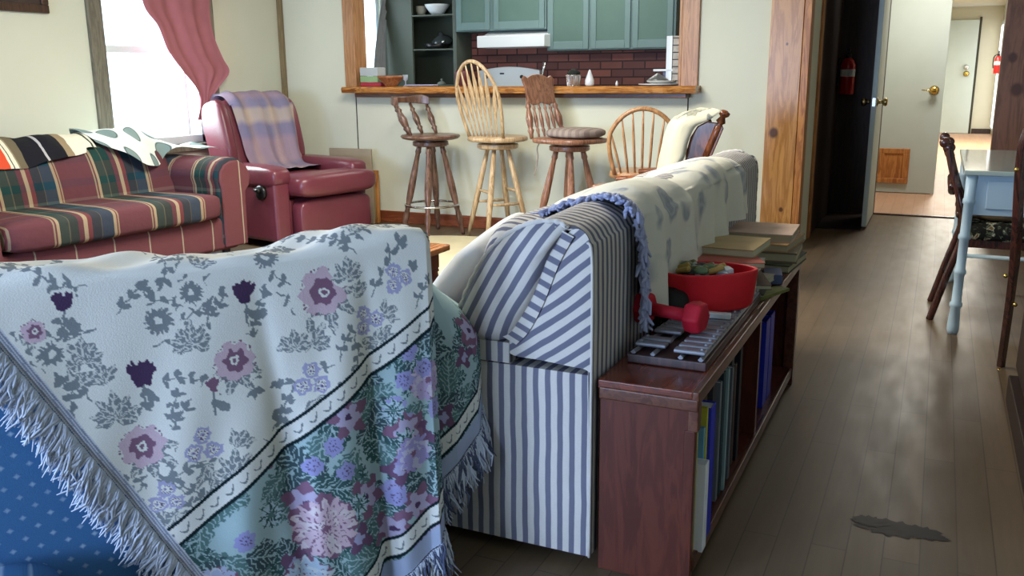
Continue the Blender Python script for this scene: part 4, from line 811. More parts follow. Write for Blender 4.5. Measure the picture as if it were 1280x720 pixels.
# back: outer shell + padded front as one extruded profile, stripes run over it (uv.x = Y)
bp = [(SXB+0.0, 0, 0.035), (SXB, 0, 0.40), (SXB-0.002, 0, 0.76), (SXB-0.012, 0, 0.815), (SXB-0.04, 0, 0.845), (SXB-0.10, 0, 0.862), (-0.83, 0, 0.852), (-0.90, 0, 0.812), (-0.955, 0, 0.752), (-1.0, 0, 0.67), (-1.025, 0, 0.59), (-1.03, 0, 0.50), (-1.03, 0, 0.36)]
BPS = smoothpts(bp, 5)
def prof_at(S, b): f = b*(len(S)-1); i = min(int(f), len(S)-2); return S[i].lerp(S[i+1], f-i)
cen = Vector((-0.83, 0, 0.62))
def backf(a, b):
    y = SY0+(SY1-SY0)*a; p = prof_at(BPS, b); e = min(y-SY0, SY1-y); k = 0
    if e < 0.03: k = 0.012*(1-math.sqrt(max(0, 1-(1-e/0.03)**2)))
    n = Vector((p.x-cen.x, 0, p.z-cen.z)).normalized(); w = 0.0035*math.sin(9*y)*(b > 0.35)
    q = p-n*k+n*w; return Vector((q.x, y, q.z))
def uvb(a, b): return (SY0+(SY1-SY0)*a, b)
g = G()
ys = [0, 0.002, 0.005, 0.009, 0.0146]; nn = 60
ya = sorted(set(ys+[k/nn for k in range(1, nn)]+[1-q for q in ys])); mm = 60
for j in range(mm+1):
    for i, a in enumerate(ya): g.uv[len(g.v)] = uvb(a, j/mm); g.v.append(tuple(backf(a, j/mm)))
wv = len(ya); g.f = [(j*wv+i, j*wv+i+1, (j+1)*wv+i+1, (j+1)*wv+i) for j in range(mm) for i in range(wv-1)]
put('backrest', g, 'stripe', t, smooth=True)
# end faces of the back (near and far)
def panel(poly, y, sgn, ang, puff, name, uvoff=0.0, rings=8):
    S = smoothpts([(p[0], 0, p[1]) for p in poly], 5, closed=True); c = Vector((sum(p.x for p in S)/len(S), 0, sum(p.z for p in S)/len(S))); g = G(); ca, sa = math.cos(ang), math.sin(ang)
    def uv(p): return (uvoff+(p.x*ca+p.z*sa) + 0.007*math.sin(9*(p.x*-sa+p.z*ca)), 0)
    for r in range(rings+1):
        k = 1-r/rings
        for p in S:
            q = c+(p-c)*k if r < rings else c; yy = y-sgn*puff*math.sqrt(max(0, 1-k**3)); g.uv[len(g.v)] = uv(q); g.v.append((q.x, yy, q.z))
    m = len(S); g.f = [(r*m+i, r*m+(i+1) % m, (r+1)*m+(i+1) % m, (r+1)*m+i) for r in range(rings) for i in range(m)]
    return g
flat_poly = [(-0.884, 0.528), (-0.80, 0.522), (-0.70, 0.515), (-0.679, 0.52), (-0.679, 0.66), (-0.680, 0.79), (-0.70, 0.838), (-0.735, 0.835), (-0.775, 0.77), (-0.815, 0.67), (-0.85, 0.60), (-0.884, 0.566)]
puff_poly = [(-1.022, 0.562), (-1.026, 0.60), (-1.0, 0.67), (-0.955, 0.752), (-0.90, 0.812), (-0.83, 0.85), (-0.765, 0.858), (-0.738, 0.845), (-0.775, 0.78), (-0.815, 0.68), (-0.855, 0.61), (-0.89, 0.568), (-0.95, 0.556)]
for y, s in ((SY0+0.001, 1), (SY1-0.001, -1)):
    put('end_panel', panel(flat_poly, y, s, math.radians(-52), 0.006, 'x'), 'stripe', t, smooth=True)
    put('cushion_end', panel(puff_poly, y, s, math.radians(-32), 0.038, 'x'), 'stripe', t, smooth=True)
    S = smoothpts([(-1.024, 0, 0.565)] + [(p[0], 0, p[1]) for p in puff_poly[1:8]], 8)
    put('piping', G().tube([(p.x, y-s*(0.004+0.002*math.sin(i*1.7)), p.z) for i, p in enumerate(S)], [0.006+0.0015*math.sin(i*2.1) for i in range(len(S))], 8), 'stripe', t, smooth=True)
# gusset strip between the puffed cushion and flat panel, with crosswise stripes
gs = smoothpts([(-0.885, 0, 0.566), (-0.852, 0, 0.602), (-0.815, 0, 0.672), (-0.775, 0, 0.772), (-0.74, 0, 0.836)], 8); g = G(); L_ = 0
for i, p in enumerate(gs):
    if i: L_ += (p-gs[i-1]).length
    for k, dx in enumerate((-0.024, 0.020)): g.uv[len(g.v)] = (L_, 0); g.v.append((p.x+dx, SY0-0.008-0.004*(k == 0), p.z-dx*0.5))
g.f = [(2*i, 2*i+1, 2*i+3, 2*i+2) for i in range(len(gs)-1)]
put('gusset', g, 'stripe', t, smooth=True)
# arms: tall boxy, stripes vertical (uv.x = X)
def stripebox(x0, x1, y0, y1, z0, z1, name, axis_end='x', bev=0.012):
    g = G().bb(x0, x1, y0, y1, z0, z1); g2 = G()
    for f in g.f:
        pts = [g.v[i] for i in f]; sx = max(p[0] for p in pts)-min(p[0] for p in pts)
        b = len(g2.v); g2.v += pts; g2.f.append(tuple(range(b, b+4)))
        for k, p in enumerate(pts): g2.uv[b+k] = (p[0] if sx > 1e-4 else p[1], p[2])
    o = put(name, g2, 'stripe', t)
    return o
# rounded near corner to the back: skirt panels
for y0, y1, nm in ((SY0+0.0, SY0+0.19, 'arm'), (SY1-0.19, SY1, 'arm')):
    a = put(nm, (lambda G_: G_)(G()), 'stripe', t) if False else stripebox(-1.60, SXB-0.006, y0+0.003, y1-0.003, 0.035, 0.50, nm)
    yy = y0 if y0 == SY0 else y1
    stripebox(-1.615, -0.886, y0-0.002, y1+0.002, 0.505, 0.556, 'arm_pad')
stripebox(-1.55, SXB-0.05, SY0+0.18, SY1-0.18, 0.06, 0.30, 'base')
for k in range(3):
    w = (SY1-SY0-0.40)/3; y0 = SY0+0.20+k*w; put('seat_cushion', G().sup((-1.30, y0+w/2, 0.37), (0.66, w-0.01, 0.18), 0.35, 0.25, uvax=1), 'stripe', t, smooth=True)
    put('back_cushion', G().sup((-0.985, y0+w/2, 0.585), (0.26, w-0.01, 0.43), 0.45, 0.35, M=Matrix.Rotation(math.radians(12), 3, 'Y'), uvax=1), 'stripe', t, smooth=True)
for (x, y) in ((-0.74, SY0+0.08), (-1.52, SY0+0.08), (-0.74, SY1-0.08), (-1.52, SY1-0.08)): put('foot', G().lathe((x, y, 0), (x, y, 0.07), [(0, 0.02), (1, 0.028)], 12), 'black', t)
put('seam_piping', G().tube(smoothpts([(SXB-0.001, SY0-0.001, 0.036), (SXB-0.001, SY0-0.001, 0.4), (SXB-0.002, SY0-0.001, 0.76), (SXB-0.014, SY0-0.001, 0.815)], 6), 0.0035, 8), 'stripe', t, smooth=True)
# white pillow on its seat
Mp = Matrix.Rotation(math.radians(-52), 3, 'Y') @ Matrix.Rotation(math.radians(8), 3, 'X')
pil = put('pillow', G().sup((-1.235, 2.30, 0.575), (0.46, 0.56, 0.13), 0.9, 0.45, M=Mp, nu=48, nv=28, wob=0.03), 'white', smooth=True)
tag(pil, 'plain white pillow leaning on the near seat of the striped sofa', 'pillow')
# cream throw over the sofa back
tp = smoothpts([(-1.13, 0, 0.68), (-1.09, 0, 0.745), (-1.01, 0, 0.795), (-0.91, 0, 0.832), (-0.80, 0, 0.864), (-0.71, 0, 0.860), (-0.664, 0, 0.81), (-0.655, 0, 0.70), (-0.650, 0, 0.60), (-0.645, 0, 0.50)], 8)
zl = lambda y: sum(zl0(y+q) for q in (-0.05, -0.025, 0, 0.025, 0.05))/5
zl0 = lambda y: np.interp(y, [2.13, 2.3, 2.45, 2.62, 2.70, 2.78, 2.86, 2.94, 3.0, 3.2, 3.44], [.575, .560, .548, .540, .595, .610, .585, .595, .632, .645, .650])
def tfn(a, b):
    f0 = b*(len(tp)-1); p = prof_at(tp, b)
    y0_ = 2.16 + 0.30*max(0, 0.55-b)/0.55; y = y0_+(3.52-y0_)*a
    if b > 0.68:                     # hanging part: stretch down to the hem line
        k = (b-0.68)/0.32; zt_ = prof_at(tp, 0.68).z; p = Vector((-0.662+0.012*k, 0, zt_+(zl(y)-zt_)*k))
    fold = 0.012*math.sin(y*24+2*b)+0.009*math.sin(y*41+1.3)+0.008*math.sin(y*13); amp = 0.22+2.4*max(0, b-0.62)
    step = 0.012/(1+math.exp(-(2.66-y)*60)); hm = 0.010*math.sin(7*y+9*b)
    n = Vector((1, 0, 0)) if b > 0.62 else Vector((0.2, 0, 1)).normalized(); step -= 0.014*max(0, 1-a/0.10)
    return Vector((p.x, y, p.z)) + n*(fold*amp+step+hm*(b < 0.65)) + Vector((0.006, 0, 0.004))
MAT['creamthrow'] = floral_light('cream_throw_with_faint_grey_flowers', (222, 220, 206), (160, 164, 170), (188, 190, 190), 6.5)
MAT['lilac'] = plain('lilac_fringe_yarn', (176, 182, 212), 0.95, 0.1, var=0.2, nscale=30)
th = tag(put('cream_throw', G().grid(tfn, 150, 90), 'creamthrow', smooth=True), 'cream throw with faint grey flowers and lilac fringe over the striped sofa back', 'throw')
g = G(); rnd = random.Random(5)
for i in range(230):
    b = 0.12+0.88*i/229; p = tfn(0, b)+Vector((0.003, -0.004, 0.004)); ln = rnd.uniform(0.035, 0.07)
    hang = max(0, min(1, (b-0.55)/0.15)); d = Vector((rnd.uniform(-.25, .35), -1, -0.05)).lerp(Vector((rnd.uniform(0, .35), rnd.uniform(-0.9, -0.1), -0.9)), hang)
    d.normalize(); pts = [p+d*ln*k/3+Vector((rnd.uniform(-1, 1), rnd.uniform(-1, 1), rnd.uniform(-0.3, 1)))*0.004*k for k in range(4)]
    g.tube(pts, [0.005, 0.006, 0.0065, 0.003], 6)
g.tube([tfn(0, b/60)+Vector((0.002, -0.003, 0.003)) for b in range(8, 61)], 0.006, 6)
put('fringe', g, 'lilac', th, smooth=True)
# ------------------------------------------------------------------ low bookcase behind the sofa
BX0, BX1, BY0, BY1, BT = -0.662, -0.43, 1.89, 3.50, 0.49
t = thing('bookcase', 'low red-brown wooden bookcase running behind the striped sofa', 'bookcase', (-0.54, 2.7, 0))
put('side_panel', G().bb(BX0, BX1-0.006, BY0, BY0+0.022, 0, BT-0.045), 'bookcase', t, bevel=0.002)
put('side_panel', G().bb(BX0, BX1-0.006, BY1-0.03, BY1, 0, BT-0.045), 'bookcase', t, bevel=0.002)
put('top_board', G().bb(BX0-0.004, BX1-0.012, BY0-0.006, BY1+0.006, BT-0.022, BT), 'bookcase_top', t, bevel=0.003)
put('top_moulding', G().bb(BX1-0.014, BX1+0.004, BY0-0.008, BY1+0.006, BT-0.030, BT+0.002), 'bookcase_trim', t, bevel=0.004)
put('end_moulding', G().bb(BX0, BX1+0.002, BY0-0.010, BY0+0.004, BT-0.046, BT-0.016), 'bookcase_trim', t, bevel=0.004)
put('corner_bracket', G().bb(BX1-0.022, BX1+0.003, BY0-0.006, BY0+0.024, BT-0.095, BT-0.03), 'bookcase_trim', t, bevel=0.003)
put('edge_strip', G().bb(BX1-0.03, BX1-0.004, BY0-0.002, BY0+0.022, 0, BT-0.095), 'bookcase', t, bevel=0.002)
put('back_panel', G().bb(BX0, BX0+0.012, BY0+0.02, BY1-0.03, 0.03, BT-0.022), 'bookcase', t)
put('shelf', G().bb(BX0+0.01, BX1-0.012, BY0+0.02, BY1-0.03, 0.045, 0.065), 'bookcase', t)
put('shelf_edge', G().bb(BX1-0.014, BX1+0.0, BY0+0.02, BY1-0.03, 0.035, 0.070), 'bookcase_trim', t, bevel=0.003)
put('divider', G().bb(BX0+0.01, BX1-0.012, 2.74, 2.765, 0.065, BT-0.022), 'bookcase', t)
put('end_post', G().bb(BX1-0.035, BX1+0.004, BY1-0.045, BY1+0.004, 0, BT-0.028), 'bookcase_trim', t, bevel=0.003)
# books standing in it; the spines face the aisle (+X)
bk = [  # y, thick, height, z-depth offset, colour, label
 (1.935, 0.012, 0.335, 0.000, (196, 184, 96), 'tall thin yellow book nearest the end panel of the bookcase'),
 (1.950, 0.036, 0.225, 0.020, (240, 242, 246), 'white paper-covered book jutting from the bookcase near its end'),
 (1.988, 0.014, 0.300, 0.004, (118, 180, 206), 'thin light blue book behind the white one on the lower shelf'),
 (2.005, 0.012, 0.345, 0.006, (206, 200, 70), 'bright yellow tall book beside the blue binder'),
 (2.022, 0.050, 0.340, 0.012, (38, 52, 190), 'thick royal blue binder on the near half of the lower shelf'),
 (2.085, 0.030, 0.270, -0.03, (70, 60, 50), 'short brown-black book just beyond the royal blue binder'),
 (2.130, 0.035, 0.320, -0.03, (92, 78, 56), 'olive brown book in the middle of the near shelf half'),
 (2.180, 0.030, 0.340, -0.02, (60, 58, 60), 'charcoal book before the pale grey ones'),
 (2.225, 0.022, 0.335, -0.01, (120, 122, 126), 'pale grey book mid shelf'),
 (2.260, 0.028, 0.350, -0.01, (34, 60, 66), 'dark teal book between pale grey and green-white ones'),
 (2.300, 0.016, 0.350, -0.005, (150, 176, 178), 'thin pale teal book mid shelf'),
 (2.330, 0.030, 0.345, -0.02, (44, 40, 44), 'black book after the thin pale teal one'),
 (2.375, 0.024, 0.330, -0.01, (104, 108, 116), 'medium grey book in the far part of the near shelf half'),
 (2.415, 0.032, 0.345, -0.02, (40, 58, 52), 'dark green book in the far part of the near shelf half'),
 (2.465, 0.028, 0.310, -0.02, (84, 66, 58), 'brown book in the far part of the near shelf half'),
 (2.510, 0.036, 0.345, -0.015, (30, 30, 40), 'black-blue book closing the row before the divider')]
for (y, th_, h, dx, c, lb) in bk:
    o = thing('book', lb, 'book', (BX1-0.11+dx, y+th_/2, 0.065), 0, 'books standing on the lower shelf'); xo = BX1-0.010+dx; x0 = xo-0.19
    m = plain('book_cover', c, 0.5, 0.4, var=0.08)
    put('cover', G().bb(x0, xo, y, y+0.002, 0.066, 0.066+h).bb(x0, xo, y+th_-0.002, y+th_, 0.066, 0.066+h).bb(xo-0.003, xo, y+0.002, y+th_-0.002, 0.066, 0.066+h), m, o, bevel=0.001)
    put('pages', G().bb(x0+0.004, xo-0.004, y+0.0022, y+th_-0.0022, 0.070, 0.062+h), 'paper', o)
m = plain('royal_blue_binder', (30, 50, 190), 0.4)
for k, (y, w) in enumerate(((2.98, 0.08), (3.07, 0.08))):
    o = thing('binder', ('nearer' if k == 0 else 'farther')+' of two wide blue binders in the far half of the bookcase', 'binder', (BX1-0.1, y, 0.065), 0, 'blue binders in the far shelf half')
    put('cover', G().bb(BX1-0.22, BX1-0.03, y, y+0.003, 0.066, 0.37).bb(BX1-0.22, BX1-0.03, y+w-0.003, y+w, 0.066, 0.37).bb(BX1-0.034, BX1-0.03, y+0.003, y+w-0.003, 0.066, 0.37), m, o, bevel=0.001)
    put('pages', G().bb(BX1-0.21, BX1-0.05, y+0.004, y+w-0.02, 0.07, 0.355), 'paper', o)
# ------------------------------------------------------------------ metal-bar glockenspiel in its wooden case
gy0, gy1 = 2.03, 2.78
t = thing('glockenspiel', 'flat glockenspiel with two rows of grey metal bars on the bookcase top', 'glockenspiel', (-0.54, 2.3, BT))
wide = lambda y: 0.098-0.035*(y-gy0)/(gy1-gy0)
cxg = lambda y: -0.545+0.03*(y-gy0)/(gy1-gy0)
case = [(cxg(gy0)-wide(gy0), gy0), (cxg(gy0)+wide(gy0), gy0), (cxg(gy1)+wide(gy1), gy1), (cxg(gy1)-wide(gy1), gy1)]
put('case', G().prism(case, 2, BT+0.001, BT+0.024), wood('dark_case_wood', (46, 28, 26), (74, 46, 42), 0.4), t, bevel=0.003)
for s in (-1, 1):
    for f in (0.35, 0.85):
        a = (cxg(gy0)+s*wide(gy0)*f, gy0+0.004, BT+0.028); b = (cxg(gy1)+s*wide(gy1)*f, gy1-0.004, BT+0.028); put('rail', G().tube([a, b], 0.007, 4), 'steel', t)
acc = [1, 1, 0, 1, 1, 1, 0]
n = 17
for k in range(n):
    y = gy0+0.03+(gy1-gy0-0.06)*k/(n-1); w = wide(y)*0.94
    for s in (1, -1):
        if s < 0 and not acc[k % 7]: continue
        xa = cxg(y)+s*0.012; xb = cxg(y)+s*w; yy = y+(0.02 if s < 0 else 0)
        b = put('tone_bar', G().box(((xa+xb)/2, yy, BT+0.040), (abs(xb-xa), 0.031, 0.010)), 'steel', t, bevel=0.004, seg=3)
        put('screw', G().lathe((xb-s*0.012, yy, BT+0.044), (xb-s*0.012, yy, BT+0.050), [(0, 0.0045), (0.6, 0.0045), (1, 0.002)], 10), 'steel', b, smooth=True)
e = Vector(onz(899, 394, BT+0.055)); tag(put('eraser', G().box((e.x, e.y, BT+0.0545), (0.062, 0.02, 0.016), rz=0.1), 'porcelain', bevel=0.003), 'small white eraser lying on the glockenspiel bars', 'eraser')
# dumbbell
a = Vector((-0.640, 2.215, BT+0.093)); b = Vector((-0.535, 2.195, BT+0.090)); d = (b-a).normalized()
tt_ = thing('dumbbell', 'small red vinyl dumbbell lying across the glockenspiel', 'dumbbell', ((a.x+b.x)/2, 2.15, BT+0.045))
put('handle', G().lathe(a, b, [(0, 0.018), (0.5, 0.0165), (1, 0.018)], 20), 'redvinyl', tt_, smooth=True)
for q, s in ((a, -1), (b, 1)):
    put('weight_head', G().lathe(q-d*0.005*s, q+d*0.046*s, [(0, 0.030), (0.1, 0.042), (0.5, 0.045), (0.9, 0.042), (1, 0.028)], 6), 'redvinyl', tt_, bevel=0.006, seg=3)
# red open tub with odds and ends
cx0, cy0 = -0.565, 2.47; t = thing('red_tub', 'bright red open plastic tub full of odds and ends behind the dumbbell', 'tub', (cx0, cy0, BT+0.05))
poly = smoothpts([(-0.105, -0.10, 0), (-0.03, -0.135, 0), (0.075, -0.085, 0), (0.145, 0.02, 0), (0.15, 0.10, 0), (0.07, 0.135, 0), (-0.05, 0.11, 0), (-0.12, 0.0, 0)], 6, closed=True)
m = len(poly); g = G(); z0, z1 = BT+0.048, BT+0.158
rings = [(0.86, z0), (0.93, z0+0.01), (1.0, z1-0.01), (1.0, z1), (0.93, z1), (0.90, z0+0.02), (0.0, z0+0.02)]
rz_ = Matrix.Rotation(math.radians(-8), 3, 'Z') @ Matrix.Scale(0.86, 3)
for (k, z) in rings:
    for p in poly: q = rz_ @ (p*k); g.v.append((cx0+q.x, cy0+q.y, z))
g.f = [(r*m+i, r*m+(i+1) % m, (r+1)*m+(i+1) % m, (r+1)*m+i) for r in range(len(rings)-1) for i in range(m)] + [tuple(range(m-1, -1, -1))]
put('tub_wall', g, 'red', t, bevel=0.003)
rnd = random.Random(11)
cols = [('green', (96, 120, 84)), ('white', (206, 206, 196)), ('gold', (170, 140, 70)), ('dark', (36, 44, 40)), ('silver', (170, 176, 176)), ('olive', (110, 110, 60))]
cm = [plain(a+'_trinket', c, 0.4) for a, c in cols]
for i in range(26):
    an = rnd.uniform(0, 2*pi); rr = math.sqrt(rnd.random())*0.066; x = cx0+rr*math.cos(an)*1.05; y = cy0+rr*math.sin(an); k = i % 6
    g = G()
    if i % 3 == 0: g.sup((x, y, z1-0.012+rnd.uniform(0, 0.014)), (0.04, 0.035, 0.026), 1, 1)
    elif i % 3 == 1: g.box((x, y, z1-0.010+rnd.uniform(0, 0.012)), (0.045, 0.02, 0.014), rz=rnd.uniform(0, 3), rx=rnd.uniform(-.5, .5))
    else: g.lathe((x-0.02, y, z1-0.006), (x+0.02, y+rnd.uniform(-.02, .02), z1+0.008), [(0, 0.008), (0.9, 0.009), (1, 0.004)], 10)
    nm = ('pebble', 'block', 'marker_cap')[i % 3]
    tag(put(nm, g, cm[k], bevel=0.002 if i % 3 == 1 else 0), ('%s %s among the clutter heaped in the red tub' % (cols[k][0], nm.replace('_', ' '))), 'trinket', 'small clutter heaped in the red tub, %s %s' % (cols[k][0], nm.replace('_', ' ')))
put('filler', G().lathe((cx0, cy0, z0+0.021), (cx0, cy0, z1-0.02), [(0, 0.068), (1, 0.074)], 24), cm[3], t)
# black object beside the tub
tag(put('black_pouch', G().sup((-0.62, 2.42, BT+0.065), (0.10, 0.20, 0.12), 0.8, 0.8, wob=0.05), 'black', smooth=True), 'black pouch squeezed between the red tub and the cream throw', 'pouch')
# ------------------------------------------------------------------ papers and magazines stacked further along
stack = [(-0.54, 2.98, 0.012, 0.215, 0.32, 4, (60, 62, 50), 'dark magazine at the bottom of the near paper stack'),
 (-0.55, 2.95, 0.014, 0.21, 0.30, -3, (176, 172, 150), 'thick pale magazine low in the near paper stack'),
 (-0.54, 2.93, 0.010, 0.21, 0.29, 6, (70, 50, 44), 'dark brown booklet low in the near paper stack'),
 (-0.555, 2.92, 0.016, 0.215, 0.30, -2, (196, 190, 160), 'cream catalogue in the middle of the near paper stack'),
 (-0.56, 2.94, 0.010, 0.20, 0.29, 5, (120, 126, 140), 'blue-grey magazine in the middle of the near paper stack'),
 (-0.55, 2.95, 0.013, 0.21, 0.28, 0, (206, 206, 196), 'white notebook under the pink booklet'),
 (-0.56, 2.97, 0.012, 0.20, 0.26, 8, (186, 96, 84), 'faded red booklet near the top of the near paper stack'),
 (-0.56, 3.04, 0.018, 0.20, 0.27, -6, (186, 160, 110), 'tan folder curling on top of the near paper stack')]
z = BT+0.001
for (x, y, h, w, l, an, c, lb) in stack:
    h *= 1.4; y += 0.04+0.05*math.sin(z*311); x += 0.012*math.sin(z*173)-0.02; y -= 0.13; l *= 0.92; an += 10*math.sin(z*97)
    o = thing('magazine', lb, 'magazine', (x, y, z), 0, 'stack of papers on the bookcase'); R3 = math.radians(an+4)
    put('cover', G().box((x, y, z+h*0.06), (w, l, h*0.12), rz=R3).box((x, y, z+h*0.94), (w, l, h*0.12), rz=R3), plain('magazine_cover', c, 0.45, var=0.25, nscale=12), o)
    put('pages', G().box((x, y, z+h/2), (w-0.004, l-0.004, h*0.74), rz=R3), plain('page_edges', (200, 196, 168), 0.9), o); z += h+0.0005
stack += [(-0.56, 3.00, 0.004, 0.21, 0.29, -9, (210, 208, 196), 'loose white sheet lying crooked in the paper pile'), (-0.54, 2.96, 0.012, 0.20, 0.28, 11, (150, 150, 120), 'olive catalogue under the crooked white sheet'), (-0.555, 3.02, 0.009, 0.21, 0.30, -4, (196, 168, 116), 'buff envelope topmost on the near paper pile')]
stack2 = [(-0.52, 3.31, 0.022, 0.20, 0.30, -4, (70, 80, 60), 'dark green book at the bottom of the far paper stack'),
 (-0.53, 3.33, 0.028, 0.22, 0.28, 3, (120, 104, 80), 'brown album in the middle of the far paper stack'),
 (-0.545, 3.34, 0.020, 0.22, 0.28, -5, (190, 150, 104), 'tan envelope under the pinkish cardboard sheet'),
 (-0.56, 3.36, 0.022, 0.235, 0.26, 2, (204, 176, 158), 'pinkish cardboard box lid topmost on the far paper stack')]
z = BT+0.001
for (x, y, h, w, l, an, c, lb) in stack2:
    h *= 1.35; y += 0.06
    o = thing('album', lb, 'album', (x, y, z), 0, 'far stack of albums on the bookcase'); R3 = math.radians(an)
    put('cover', G().box((x, y, z+h*0.08), (w, l, h*0.16), rz=R3).box((x, y, z+h*0.92), (w, l, h*0.16), rz=R3), plain('album_cover', c, 0.6, var=0.2, nscale=14), o)
    put('pages', G().box((x, y, z+h/2), (w-0.006, l-0.006, h*0.66), rz=R3), plain('album_pages', (180, 170, 140), 0.9), o); z += h+0.0005
tag(put('leaflet', G().box((-0.452, 2.86, BT+0.006), (0.05, 0.22, 0.010), rz=-0.35), plain('green_yellow_leaflet', (120, 126, 60), 0.6, var=0.4, nscale=20)), 'green-yellow leaflet edge at the aisle side of the papers', 'leaflet')
tag(put('blue_packet', G().box((-0.465, 3.075, BT+0.02), (0.06, 0.12, 0.035), rz=0.2), plain('blue_grey_packet', (84, 96, 136), 0.5, var=0.3, nscale=20), bevel=0.004), 'small blue-grey packet in front of the far paper stack', 'packet')
# ------------------------------------------------------------------ pale blue desk with bamboo-turned legs
a = Vector(onz(1207, 213, 0.757)); b = Vector(onz(1213, 185, 0.757)); dx0, dy0, dy1, dz = a.x-0.005, a.y, min(b.y, 5.7), 0.757
dx1 = dx0+1.1; t = thing('desk', 'pale blue painted desk with bamboo-turned legs by the hall', 'desk', ((dx0+dx1)/2, (dy0+dy1)/2, 0))
put('desktop', G().bb(dx0, dx1, dy0, dy1, dz-0.022, dz), plain('glossy_pale_desktop', (170, 184, 176), 0.08, 0.8, var=0.03), t, bevel=0.004)
put('apron', G().bb(dx0+0.05, dx1-0.05, dy0+0.03, dy0+0.05, dz-0.20, dz-0.022).bb(dx0+0.03, dx0+0.05, dy0+0.05, dy1-0.05, dz-0.10, dz-0.022), 'desk', t, bevel=0.003)
lg = [(0, .020), (.03, .026), (.06, .026), (.17, .021), (.18, .027), (.20, .027), (.21, .021), (.38, .020), (.39, .026), (.41, .026), (.42, .020), (.60, .020), (.61, .026), (.63, .026), (.64, .021), (.82, .021), (.83, .027), (.85, .027), (.86, .023), (1, .024)]
for (x, y, sx) in ((dx0+0.035, dy0+0.035, -1), (dx0+0.035, dy1-0.04, -1), (dx1-0.035, dy0+0.035, 1), (dx1-0.035, dy1-0.04, 1)):
    put('leg', G().lathe((x+sx*0.012, y, 0), (x, y, dz-0.022), lg, 16), 'desk', t, smooth=True)
put('drawer', G().bb(dx0+0.10, dx0+0.55, dy0+0.022, dy0+0.03, dz-0.17, dz-0.045), 'desk', t, bevel=0.003)
put('stretcher', G().tube([(dx0+0.03, dy1-0.05, 0.16), (dx1-0.04, dy1-0.05, 0.16)], 0.012, 10), 'desk', t, smooth=True)
put('stretcher', G().tube([(dx0+0.03, dy0+0.04, 0.16), (dx0+0.03, dy1-0.05, 0.16)], 0.011, 10), 'desk', t, smooth=True)
# dark wooden chair tucked beside the desk, facing right; back leans left
t = thing('desk_chair', 'dark carved wooden chair with flowered seat, tucked at the pale blue desk', 'chair', (0.25, 4.9, 0))
ys_ = (4.72, 5.12)
for i, y in enumerate(ys_):
    top = Vector(ony(1188, 184, y)); top = Vector((0.055, y, 0.85))
    pts = smoothpts([(0.045, y, 0.0), (0.10, y, 0.22), (0.155, y, 0.44), (0.135, y, 0.56), (0.09, y, 0.70), (0.062, y, 0.80), (0.055, y, 0.84)], 6)
    put('back_leg', G().tube(pts, [0.019]*12+[0.026]*8+[0.021]*(len(pts)-20), 10, flat=0.9), 'dkchair', t, smooth=True)
    put('scroll_finial', G().lathe((0.035, y-0.022, 0.858), (0.035, y+0.022, 0.858), [(0, 0.014), (0.2, 0.024), (0.8, 0.024), (1, 0.014)], 14).sup((0.055, y, 0.835), (0.055, 0.042, 0.05), 1, 1), 'dkchair', t, smooth=True)
    put('front_leg', turned(G(), (0.60, y, 0.40), (0.61, y, 0.0), 0.022, 12, 0), 'dkchair', t, smooth=True)
    put('side_rail', G().box((0.37, y, 0.395), (0.46, 0.022, 0.05)), 'dkchair', t, bevel=0.004)
put('top_rail', G().tube(smoothpts([(0.062, ys_[0], 0.80), (0.055, 4.82, 0.815), (0.05, 4.92, 0.83), (0.055, 5.02, 0.815), (0.062, ys_[1], 0.80)], 5), 0.022, 10, flat=0.6), 'dkchair', t, smooth=True)
put('carved_splat', G().tube(smoothpts([(0.085, ys_[0], 0.66), (0.09, 4.83, 0.62), (0.095, 4.92, 0.66), (0.09, 5.01, 0.62), (0.085, ys_[1], 0.66)], 5), 0.02, 10).tube(smoothpts([(0.13, ys_[0], 0.52), (0.13, 4.92, 0.55), (0.13, ys_[1], 0.52)], 5), 0.018, 10), 'dkchair', t, smooth=True)
def camo():
    tq = NT('dark_flowered_seat_fabric', 0.8, 0.2); v = tq.coord(scale=(1, 1, 1)); n_ = tq.noise(v, 22, 3, 0.6, 1.2)
    tq.base(tq.ramp(n_, [(0, lin((22, 24, 22))), (0.44, lin((34, 32, 28))), (0.5, lin((84, 92, 70))), (0.55, lin((180, 180, 160))), (0.6, lin((110, 86, 58))), (0.7, lin((40, 36, 30)))], 'CONSTANT')); return tq.m
MAT['camo'] = camo()
put('seat', G().sup((0.38, 4.92, 0.445), (0.48, 0.46, 0.10), 0.45, 0.3), 'camo', t, smooth=True)
tag(put('seat_cushion', G().sup((0.40, 4.93, 0.525), (0.44, 0.42, 0.075), 0.6, 0.4), plain('brown_mottled_cushion', (120, 98, 66), 0.8, var=0.5, nscale=20), smooth=True), 'mottled brown cushion on the dark chair at the desk', 'cushion')
# ------------------------------------------------------------------ dark nail-studded chair at the right edge
t = thing('nailhead_chair', 'dark wooden chair studded with brass nails, cut off by the right edge', 'chair', (0.5, 3.2, 0))
q = lambda u, v, x: Vector(onx(u, v, x))
tp_ = Vector(ony(1277, 196, 3.62)); bt_ = Vector(onz(1251, 458, 0)); md = Vector(ony(1268, 330, 3.72))
put('back_leg', G().tube(smoothpts([bt_, md, tp_, tp_+Vector((0.02, -0.02, 0.12))], 8), [0.017]*8+[0.019]*17, 4, up=(0, 1, 0)), 'dkchair', t, bevel=0.003)
g = G(); x0 = 0.315
g.bb(x0, x0+0.035, 2.50, 3.60, 0.0, 0.10); put('base_rail', g, 'dark_wood', t, bevel=0.004)
put('side_board', G().prism([(2.55, 0.10), (3.72, 0.10), (3.66, 0.42), (2.55, 0.44)], 0, x0+0.03, x0+0.05), 'dark_wood', t, bevel=0.003)
